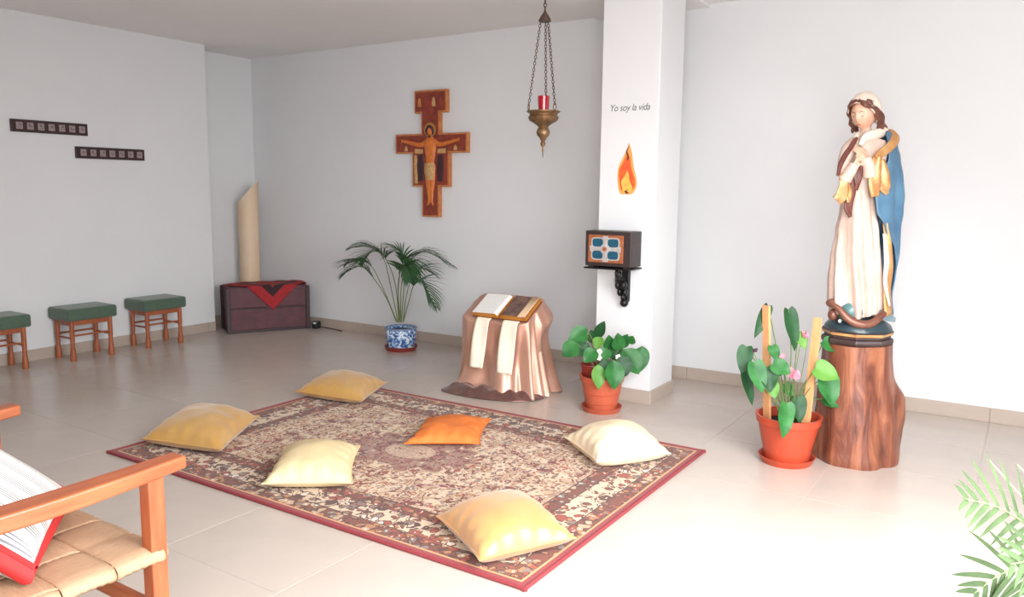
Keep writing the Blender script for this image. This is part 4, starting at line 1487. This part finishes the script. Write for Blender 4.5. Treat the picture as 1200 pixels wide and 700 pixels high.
b_ = MB(); octa(b_, .158, .001, .012, .164); octa(b_, .164, .012, .03, .160); octa(b_, .150, .03, .044); b_.build('plinth', M['basewood'], stat, smooth=False, bevel=.003)
b_ = MB(); octa(b_, .158, .044, .058, .162); b_.build('gold_band', M['goldpaint'], stat, smooth=False, bevel=.003)
b_ = MB(); octa(b_, .164, .058, .070, .156); b_.build('upper_moulding', M['basewood'], stat, smooth=False, bevel=.003)
vs = [(.150 * math.sin(PI / 2 * (1 - i / 10)) if i < 10 else .001, .068 + .07 * math.sin(PI / 2 * i / 10)) for i in range(11)]
MB().lathe(vs, 40, cap=False, wob=lambda a, z: 1 + .05 * noise.noise(Vector((math.cos(a) * 3, math.sin(a) * 3, z * 30)))).build('ground', M['ground'], stat)
for (px, py, y) in ((1012, 377.5, -.125), (1029, 377.5, -.098), (975, 371, -.10)):
    MB().ball(S(px, py, y), .008, 6, sc=(1, .5, 1)).build('star', M['starpaint'], stat)
MB().ball(S(993, 361, -.045), .064, 14).build('globe', M['globe'], stat)
mp = smooth_path([S(968, 351, -.06), S(975, 357, -.085), S(985, 369, -.11), S(998, 374, -.125), S(1011, 371.5, -.12), S(1025, 362, -.10), S(1032, 355, -.075)], 36)
MB().tube(mp, [.005 + .016 * math.sin(PI * i / 36) ** .7 for i in range(37)], 10).build('crescent_moon', M['moon'], stat)
hd = MB(); hd.ball(S(971, 352, -.045), .022, 7, sc=(1.2, 1, .9)); hd.ball(S(979, 351, -.03), .022, 7); hd.ball(S(973, 366, -.04), .024, 7, sc=(1, 1, 1.2))
hd.build('cloud', M['moon'], stat)

# ---- figure: robe, arms, hands, neck and head in one surface
src = []          # (mb, material index): 0 robe, 1 skin
ROBE = [  # py -> left px, right px, half depth (m)
    (366, 976, 1029, .112), (352, 974, 1031, .116), (330, 975, 1031, .114), (300, 978, 1030, .108), (270, 983, 1029, .100), (245, 988, 1027, .088),
    (225, 993, 1025, .076), (210, 995, 1024, .070), (195, 994, 1027, .072), (180, 996, 1031, .074), (168, 1000, 1034, .066), (160, 1007, 1032, .050), (154, 1012, 1026, .032)]
ROBE_T = sorted([(-a[0], a[1], a[2], a[3]) for a in ROBE])


def robe_ring(py, n_=96):
    l, r, dpt = interp(ROBE_T, -py)
    cx_ = (S(l, py).x + S(r, py).x) / 2
    hw = (r - l) / PM / 2
    k_ = max(0, min(1, (py - 205) / 140))
    out = []
    for i in range(n_):
        a = 2 * PI * i / n_
        tw = a + .5 * (1 - k_)
        f = 1 + k_ * (.15 * (abs(math.sin(4.5 * tw + .7)) * 2 - 1.3) + .07 * math.sin(15 * tw + 2 + py * .006)) + .015 * math.sin(6 * a + py * .05)
        # forward knee on the left
        f += .06 * math.exp(-((a + 2.3 + (0)) % (2 * PI) - PI) ** 2 * 0) * 0
        zz = S(0, py).z
        if py > 360: zz += .012 * math.sin(5 * a + 1)
        out.append(Vector((cx_ + hw * f * math.cos(a), dpt * f * math.sin(a), zz)))
    return out


rb = MB()
pys = [366 - (366 - 154) * i / 60 for i in range(61)]
vs, fs = [], []
for py in pys: vs += robe_ring(py)
for j in range(60):
    for k in range(96):
        k2 = (k + 1) % 96
        fs.append((j * 96 + k, j * 96 + k2, (j + 1) * 96 + k2, (j + 1) * 96 + k))
fs += [tuple(reversed(range(96))), tuple(60 * 96 + k for k in range(96))]
rb.add(vs, fs); src.append((rb, 0))
# arms with sleeves: her right arm (left in view) and left arm
ar = MB()
ar.tube(smooth_path([S(1004, 167, -.01), S(992, 178, -.045), S(983, 197, -.07), S(984, 209, -.085)], 16), [.028 + .006 * math.sin(i / 16 * 6) for i in range(17)], 14)
ar.tube(smooth_path([S(983, 210, -.085), S(987, 203, -.10), S(993, 193, -.108)], 12), [.034 - .012 * i / 12 for i in range(13)], 14)
ar.tube(smooth_path([S(1030, 168, -.03), S(1024, 186, -.07), S(1015, 203, -.095), S(1009, 206, -.105)], 16), [.030 + .004 * math.sin(i / 3) for i in range(17)], 14)
ar.tube(smooth_path([S(1010, 206, -.105), S(1008, 196, -.115), S(1004, 186, -.115)], 12), [.033 - .010 * i / 12 for i in range(13)], 14)
src.append((ar, 0))
# hands laid on the chest
hn = MB()


def hand(wrist, palm, tip, nrm, r=.014):
    wrist, palm, tip = Vector(wrist), Vector(palm), Vector(tip)
    hn.tube([wrist, wrist.lerp(palm, .5), palm], [.013, .015, .017], 10, flat=.6)
    d = (tip - palm); L_ = d.length; d.normalize()
    sd = d.cross(Vector(nrm)).normalized()
    for k, (o_, ln) in enumerate(((-.013, .86), (-.0045, 1.0), (.0045, .96), (.013, .78))):
        a = palm + sd * o_ * .9 - d * .006
        b = palm + sd * o_ * 1.15 + d * L_ * ln * .55 + Vector(nrm) * .004
        c_ = palm + sd * o_ * 1.2 + d * L_ * ln
        hn.tube(smooth_path([a, b, c_], 6), [.0058, .0057, .0055, .0052, .005, .0045, .003], 7)
    th = wrist.lerp(palm, .45) + sd * .013
    hn.tube(smooth_path([th, th + sd * .014 + d * .012, th + sd * .017 + d * .03], 6), [.006, .006, .0056, .0053, .005, .0045, .003], 7)


hand(S(991, 196, -.112), S(997, 186, -.112), S(1006, 176, -.098), (-.3, -1, .2))
hand(S(1004, 188, -.118), S(1001, 181, -.112), S(994, 174, -.085), (.2, -1, .2))
src.append((hn, 1))
# neck and head
nk = MB(); nk.tube([S(1018, 166, .0), S(1017.5, 156, -.004), S(1015, 146, -.012)], [.034, .024, .024], 14); src.append((nk, 1))
HC = S(1014.5, 135, -.012)
HROT = Matrix.Rotation(math.radians(-52), 3, 'Z') @ Matrix.Rotation(math.radians(16), 3, 'X')


def HP(x, y, z):
    return HC + HROT @ Vector((x * 1.1, y * 1.1, z * 1.1))


hm = MB()
nph = 22
vs, fs = [], []
for i in range(nph + 1):
    th = PI * i / nph
    for k in range(44):
        a = 2 * PI * k / 44
        x, y, z = math.sin(th) * math.cos(a), math.sin(th) * math.sin(a), -math.cos(th)
        X, Y, Z_ = x * .050, y * .060, z * .068
        fr_ = max(0, -y)
        if z < 0:                                   # jaw narrows to the chin
            X *= 1 - .32 * (-z) ** 1.3; Y *= 1 - .12 * (-z)
        # brow, eye hollows, nose, lips, chin
        Y -= .009 * math.exp(-(X / .0075) ** 2) * math.exp(-((Z_ + .012) / .013) ** 2) * (fr_ > .3)
        Y -= .005 * math.exp(-(X / .006) ** 2) * math.exp(-((Z_ - .008) / .02) ** 2) * (fr_ > .3)
        for s in (-1, 1):
            Y += .005 * math.exp(-((X - s * .018) / .010) ** 2) * math.exp(-((Z_ - .004) / .008) ** 2) * (fr_ > .3)
        Y -= .003 * math.exp(-(X / .013) ** 2) * math.exp(-((Z_ + .036) / .006) ** 2) * (fr_ > .3)
        Y -= .004 * math.exp(-(X / .014) ** 2) * math.exp(-((Z_ + .056) / .008) ** 2) * (fr_ > .3)
        vs.append(HP(X, Y, Z_))
for i in range(nph):
    for k in range(44):
        k2 = (k + 1) % 44
        fs.append((i * 44 + k, i * 44 + k2, (i + 1) * 44 + k2, (i + 1) * 44 + k))
hm.add(vs, fs)
for s in (-1, 1):
    hm.ball(HP(s * .049, .004, -.004), .012, 6, sc=(.5, .8, 1.2))
src.append((hm, 1))
al = MB()
pts_s = []
for mb, mi in src:
    al.add(mb.v, mb.f)
    pts_s += [(Vector(v), mi) for v in mb.v]
tmp = al.build('figure_source', M['robe'])
md = tmp.modifiers.new('remesh', 'REMESH'); md.mode = 'VOXEL'; md.voxel_size = .0042
bpy.context.view_layer.update()
fm_ = bpy.data.meshes.new_from_object(tmp.evaluated_get(bpy.context.evaluated_depsgraph_get()))
bpy.data.objects.remove(tmp)
kd = KDTree(len(pts_s))
for i, (p, mi) in enumerate(pts_s): kd.insert(p, i)
kd.balance()
fm_.materials.clear()
fm_.materials.append(M['robe']); fm_.materials.append(M['skin'])
for p in fm_.polygons:
    p.material_index = pts_s[kd.find(p.center)[1]][1]
    p.use_smooth = True
fg_o = bpy.data.objects.new('figure', fm_)
COL.objects.link(fg_o); fg_o.parent = stat
sm = fg_o.modifiers.new('soften', 'SMOOTH'); sm.factor = .5; sm.iterations = 2
# eyes, brows and mouth
for s in (-1, 1):
    MB().tube([HP(s * .009, -.0535, .001), HP(s * .018, -.053, -.0025), HP(s * .027, -.047, .001)], [.0008, .0018, .0008], 6).build('eye', M['eyeline'], stat)
    MB().tube([HP(s * .008, -.059, .014), HP(s * .019, -.056, .019), HP(s * .030, -.049, .014)], [.0008, .0014, .0006], 6).build('eyebrow', M['eyeline'], stat)
MB().tube([HP(-.011, -.0535, -.036), HP(0, -.0575, -.037), HP(.011, -.0535, -.036)], [.001, .003, .001], 6).build('lips', M['lipred'], stat)
# hair framing the face
hr = MB()
random.seed(3)
for s in (-1, 1):
    for k in range(9):
        o_ = k * .0038
        pts_ = [HP(s * .004, -.050 + o_ * .8, .060 + k * .0008), HP(s * (.032 + o_ * .3), -.050 + o_, .044 + k * .001), HP(s * (.055), -.026 + o_ * 1.2, .016), HP(s * .060, -.010 + o_ * 1.2, -.020),
                HP(s * .060, -.002 + o_ * 1.2, -.052), HP(s * (.056 + .006 * math.sin(k)), .002 + o_ * 1.2, -.082)]
        if s > 0: pts_.append(HP(s * .050, .000 + o_, -.115))
        ps2 = smooth_path(pts_, 26)
        ps2 = [p + Vector((math.sin(i * .9 + k) * .0045, math.cos(i * .7 + k) * .003, math.cos(i * .9 + k) * .002)) for i, p in enumerate(ps2)]
        hr.tube(ps2, [.0072] * 24 + [.005, .004, .002], 7)
hr.build('hair', M['hair'], stat)
# veil over the crown
vl = MB()


def veil(u, v):
    a = -PI * .5 + (u - .5) * 2 * PI           # around
    fr_ = max(0, math.cos((u - .5) * 2 * PI))   # 1 at the face
    th = v * (PI * (.40 - .10 * fr_ + .34 * (1 - fr_) ** 1.5))
    x, y, z = math.sin(th) * math.cos(a), math.sin(th) * math.sin(a), math.cos(th)
    w_ = 1 + .025 * math.sin(a * 9) * v
    return HP(x * .061 * w_, y * .073 * w_ + .006, z * .083 + .004)


vl.grid(veil, 48, 16)
vl.build('veil', M['veil'], stat, solid=.004, angle=70)
# wrap at the shoulders and neck
sh = MB()
sh.tube(smooth_path([S(1003, 172, -.07), S(1010, 163, -.062), S(1021, 160, -.052), S(1036, 156, -.02), S(1040, 158, .03)], 24), [.014 + .014 * math.sin(PI * i / 24) for i in range(25)], 10, flat=.7)
sh.tube(smooth_path([S(1000, 170, -.05), S(1005, 160, -.02), S(1016, 157, .03), S(1034, 156, .045)], 24), .014, 10)
sh.build('shoulder_wrap', M['veil'], stat)

# blue cloak: open shell round the back and right side
CLK = [  # py, centre px, right px, depth, front edge angle, back edge angle (deg, 0 = right, -90 = towards viewer)
    (155, 1023, 1043, .050, -56, 108), (160, 1022, 1047, .072, -62, 108), (170, 1021, 1051, .088, -66, 108), (185, 1018, 1054, .104, -68, 108), (205, 1016, 1056, .112, -84, 108), (225, 1013, 1056, .112, -88, 108),
    (245, 1013, 1054, .112, -86, 100), (265, 1012, 1051, .115, -66, 100), (290, 1010, 1051, .118, -40, 100), (320, 1008, 1048, .122, -20, 100), (345, 1006, 1045, .126, -14, 100), (366, 1006, 1046, .130, -16, 100)]
CLK_T = sorted([(-a[0],) + a[1:] for a in CLK])


def cloak_pt(py, f, off=0.0, rufl=1.0):
    cx_, rx, dpt, a0, a1 = interp(CLK_T, -py)
    a = math.radians(a0 + (a1 - a0) * f)
    hw = (rx - cx_) / PM
    k_ = max(0, min(1, (py - 165) / 60))
    w_ = 1 + rufl * k_ * (.05 * math.sin(a * 7 + py * .018) + .035 * math.sin(a * 11 - py * .03 + 1))
    return Vector((S(cx_, py).x + (hw * w_ + off) * math.cos(a), (dpt * w_ + off) * math.sin(a), S(0, py).z))


MB().grid(lambda u, v: cloak_pt(155 + (366 - 155) * v, u), 64, 70).build('cloak', M['cloak'], stat, solid=.007, angle=70)


def strip(name, path, wdt, m_, nrm=(0, -1, .1), ruffle=.006, thick=.004):
    """cloth strip: path of (px, py, depth), widths in px"""
    ps2 = smooth_path([S(*p) for p in path], 30)
    n_ = Vector(nrm).normalized()

    def fn(u, v):
        k_ = min(29, int(u * 30)); p = ps2[k_].lerp(ps2[k_ + 1], u * 30 - k_)
        t_ = (ps2[min(30, k_ + 1)] - ps2[max(0, k_ - 1)]).normalized()
        sd = t_.cross(n_).normalized()
        ww = interp([(i / (len(wdt) - 1), w_) for i, w_ in enumerate(wdt)], u)[0] / PM
        return p + sd * (v - .5) * ww + n_ * ruffle * (math.cos((v - .5) * PI) + .45 * math.sin(v * 5.5 + u * 3))
    MB().grid(fn, 30, 12).build(name, m_, stat, solid=thick, angle=70)


strip('gold_collar', [(1046, 155, -.01), (1044, 163, -.055), (1034, 173, -.09), (1021, 181, -.115), (1014, 186, -.12)], [6, 10, 10, 9, 6], M['goldpaint'], ruffle=.012)
MB().tube(smooth_path([S(1050, 168, .0), S(1048, 157, -.02), S(1041, 153, .02), S(1036, 156, .06)], 16), .008, 10).build('collar_roll', M['goldpaint'], stat)
strip('gold_fold', [(1017, 184, -.118), (1014, 200, -.122), (1013, 214, -.122), (1014, 229, -.115)], [9, 13, 14, 10], M['goldpaint'], ruffle=.01)
strip('gold_fold', [(1022, 188, -.112), (1024, 204, -.118), (1025, 218, -.118), (1028, 226, -.11)], [8, 12, 13, 5], M['goldpaint'], ruffle=.008)
strip('gold_fold', [(980, 203, -.10), (981, 215, -.105), (978, 228, -.10), (973, 234, -.095)], [6, 11, 14, 12], M['goldpaint'], ruffle=.008)
strip('gold_fold', [(984, 212, -.10), (986, 224, -.10), (986, 236, -.098)], [5, 8, 4], M['goldpaint'], ruffle=.008)
strip('brown_fold', [(990, 206, -.085), (990, 222, -.082), (988, 240, -.075), (991, 252, -.07)], [8, 12, 10, 4], M['brownlining'], ruffle=.01)
strip('brown_fold', [(1000, 196, -.10), (999, 208, -.095), (996, 222, -.088)], [4, 5, 4], M['brownlining'], ruffle=.006)
MB().tube(smooth_path([S(1004, 162, -.035), S(996, 170, -.06), S(981, 190, -.085), S(976, 206, -.085)], 20), [.007 + .006 * math.sin(PI * i / 20) for i in range(21)], 8).build('mantle_edge', M['brownlining'], stat)
strip('gold_lining', [(1027, 258, -.095), (1032, 285, -.085), (1033, 310, -.08), (1030, 335, -.085), (1031, 364, -.09)], [3, 9, 12, 12, 13], M['goldpaint'], nrm=(.45, -1, 0), ruffle=.012)
strip('white_lining', [(1026, 270, -.10), (1028, 300, -.105), (1026, 325, -.105), (1031, 352, -.105)], [2, 6, 5, 3], M['veil'], nrm=(.3, -1, 0), ruffle=.008)
strip('cloak_tail', [(1022, 362, -.08), (1032, 366, -.075), (1044, 371, -.05)], [8, 10, 5], M['cloakgrey'], ruffle=.006)

# ------------------------------------------------------------------ armchair
M['cord'] = mat('woven_paper_cord', (188, 154, 124), 0.75, rgb2=(170, 134, 104), scale=30, stretch=(1, 14, 1), bump=0.5, bscale=50, bdist=.002)
M['cordx'] = mat('woven_paper_cord_cross', (188, 154, 124), 0.75, rgb2=(170, 134, 104), scale=30, stretch=(14, 1, 1), bump=0.5, bscale=50, bdist=.002)
ch = thing('armchair', (-2.14, 0.765, 0), 0, 'wide wooden armchair with woven cord seat at the lower left', 'armchair')
W = 0.405        # half distance between posts
AZ = 0.605
yf, yb = 0.315, -0.30
for s in (-1, 1):
    MB().box((s * W, yf, .295), (.042, .042, .59)).build('front_post', M['honeyz'], ch, smooth=False, bevel=.004)
    R = Matrix.Rotation(math.radians(8), 3, 'X')
    MB().box((s * W, yb - .03, .42), (.042, .042, .86), rot=R).build('back_post', M['honeyz'], ch, smooth=False, bevel=.004)
    # arm with a rounded nose and a slight dip
    arm = MB()
    rings = []
    for i in range(21):
        t_ = i / 20
        y = yb - .03 + (yf + .080 - yb + .03) * t_
        hw = .024 + .008 * math.sin(PI * t_) + .004 * t_
        th = .016 + .004 * math.sin(PI * t_)
        z = AZ - .012 * math.sin(PI * t_)
        rings.append([(s * W - hw, y, z - th), (s * W + hw, y, z - th), (s * W + hw, y, z + th), (s * W - hw, y, z + th)])
    v_ = [p for r in rings for p in r]
    f_ = [(i * 4 + k, i * 4 + (k + 1) % 4, (i + 1) * 4 + (k + 1) % 4, (i + 1) * 4 + k) for i in range(20) for k in range(4)]
    f_ += [(0, 1, 2, 3), (80, 81, 82, 83)]
    arm.add(v_, f_).build('arm', M['honey'], ch, bevel=.006, seg=3, angle=50)
    MB().box((s * W, (yf + yb) / 2, .20), (.022, yf - yb, .034)).build('stretcher', M['honey'], ch, smooth=False, bevel=.004)
for z in (.24,):
    MB().box((0, yf, z), (2 * W, .022, .036)).build('stretcher', M['honeyx'], ch, smooth=False, bevel=.004)
for z in (.58, .70, .82):
    MB().box((0, yb - .03 - (z - .42) * math.tan(math.radians(8)), z), (2 * W, .018, .05)).build('back_slat', M['honeyx'], ch, smooth=False, bevel=.004)
# woven seat: broad cord bands passing over and under
SZ = .405
sx0, sx1, sy0, sy1 = -W - .012, W + .012, yb, yf + .012
nX, nY = 6, 5
for y in (sy0 + .01, sy1 - .01):
    MB().tube([(sx0, y, SZ - .016), (sx1, y, SZ - .016)], .015, 10).build('seat_rail', M['honeyx'], ch)
for x in (sx0 + .01, sx1 - .01):
    MB().tube([(x, sy0, SZ - .016), (x, sy1, SZ - .016)], .015, 10).build('seat_rail', M['honey'], ch)


def strap(horizontal, idx):
    n_ = nY if horizontal else nX
    a0, a1 = (sy0, sy1) if horizontal else (sx0, sx1)
    wv = (a1 - a0) / n_
    c_ = a0 + wv * (idx + .5)
    lo, hi = (sx0, sx1) if horizontal else (sy0, sy1)
    cross = nX if horizontal else nY
    cw = (hi - lo) / cross

    def zf(s_):
        k_ = min(cross - 1, max(0, int((s_ - lo) / cw)))
        f = ((s_ - lo) / cw - k_)
        over = ((k_ + idx) // 2) % 2 == (0 if horizontal else 1)
        e = min(1, min(f, 1 - f) * 9)
        return (.0042 if over else -.0042) * e

    def fn(u, v):
        # u along, v across; ends wrap round the rail
        if u < .06:
            a = (1 - u / .06) * 2.6
            s_ = lo - .016 * math.sin(a) ; z = SZ - .016 + .016 * math.cos(a)
        elif u > .94:
            a = (u - .94) / .06 * 2.6
            s_ = hi + .016 * math.sin(a); z = SZ - .016 + .016 * math.cos(a)
        else:
            s_ = lo + (hi - lo) * (u - .06) / .88; z = SZ + zf(s_)
        z += .0012 * math.cos(v * 2 * PI * 6) - .004 * abs(v - .5) ** 3 * 8
        cc = c_ + (v - .5) * wv * .97
        return (s_, cc, z) if horizontal else (cc, s_, z)
    MB().grid(fn, 64, 12).build('seat_band', M['cord'] if not horizontal else M['cordx'], ch, solid=.004, angle=70)


for i in range(nY): strap(True, i)
for i in range(nX): strap(False, i)

# striped cushion with red edging leaning in the chair
M['stripe'] = bpy.data.materials.new('white_grey_striped_ticking')
_t = NT(M['stripe'])
_s = _t.n('ShaderNodeSeparateXYZ'); _t.link(_t.coord(), _s.inputs[0])
_w = _t.m('FRACT', _t.m('MULTIPLY', _s.outputs[0], 15.0))
_fine = _t.m('MULTIPLY', _t.m('LESS_THAN', _t.m('FRACT', _t.m('MULTIPLY', _s.outputs[0], 105.0)), .42), _t.m('LESS_THAN', _w, .48))
_t.link(_t.mix(_fine, lin((232, 228, 222)), lin((120, 122, 128))), _t.b.inputs['Base Color'])
_t.b.inputs['Roughness'].default_value = .85
M['redtrim'] = mat('red_cotton_trim', (206, 44, 44), 0.75, var=0.06, scale=40, bump=.2)
sq = thing('striped_cushion', (0, 0, 0), 0, 'white and grey striped cushion with red edging leaning in the armchair', 'cushion')
_n = Vector((-1.785, 0.79, 0.412))
_e1 = Vector((-.78, .62, .03)).normalized()
_e2 = Vector((-.50, -.55, .62)); _e2 = (_e2 - _e1 * _e2.dot(_e1)).normalized()
_e3 = _e1.cross(_e2)
_o = _n + _e1 * .205
sq.matrix_world = Matrix(((_e1.x, _e2.x, _e3.x, _o.x), (_e1.y, _e2.y, _e3.y, _o.y), (_e1.z, _e2.z, _e3.z, _o.z), (0, 0, 0, 1)))
cw_, ct_ = .205, .062


def sqf(sign, inner=1.0):
    def fn(u, v):
        a, b = 2 * u - 1, 2 * v - 1
        e = max(0, 1 - a ** 4) * max(0, 1 - b ** 4)
        return (a * cw_ * (1 - .05 * (1 - b * b)), b * cw_ * (1 - .05 * (1 - a * a)) + cw_, sign * (.022 + (ct_ - .022) * e ** .6) + .03)
    return fn


MB().grid(sqf(1), 24, 24).build('front_panel', M['stripe'], sq, angle=80)
MB().grid(sqf(-1), 24, 24).build('back_panel', M['stripe'], sq, angle=80)
f1, f0 = sqf(1), sqf(-1)
N = 24
per = [(i / N, 0) for i in range(N)] + [(1, i / N) for i in range(N)] + [(1 - i / N, 1) for i in range(N)] + [(0, 1 - i / N) for i in range(N + 1)]


def gus(u, v):
    k_ = min(len(per) - 1, round(u * (len(per) - 1)))
    a, b = Vector(f0(*per[k_])), Vector(f1(*per[k_]))
    p = a.lerp(b, v)
    o_ = Vector((p.x, p.y - cw_, 0)).normalized() * .02 * math.sin(PI * v)
    return p + o_


MB().tube([Vector(f1(*q)) + Vector((0, 0, .002)) for q in per], .006, 6, cap=False).build('red_piping', M['redtrim'], sq)
MB().grid(gus, len(per) - 1, 6).build('red_gusset', M['redtrim'], sq, angle=80)
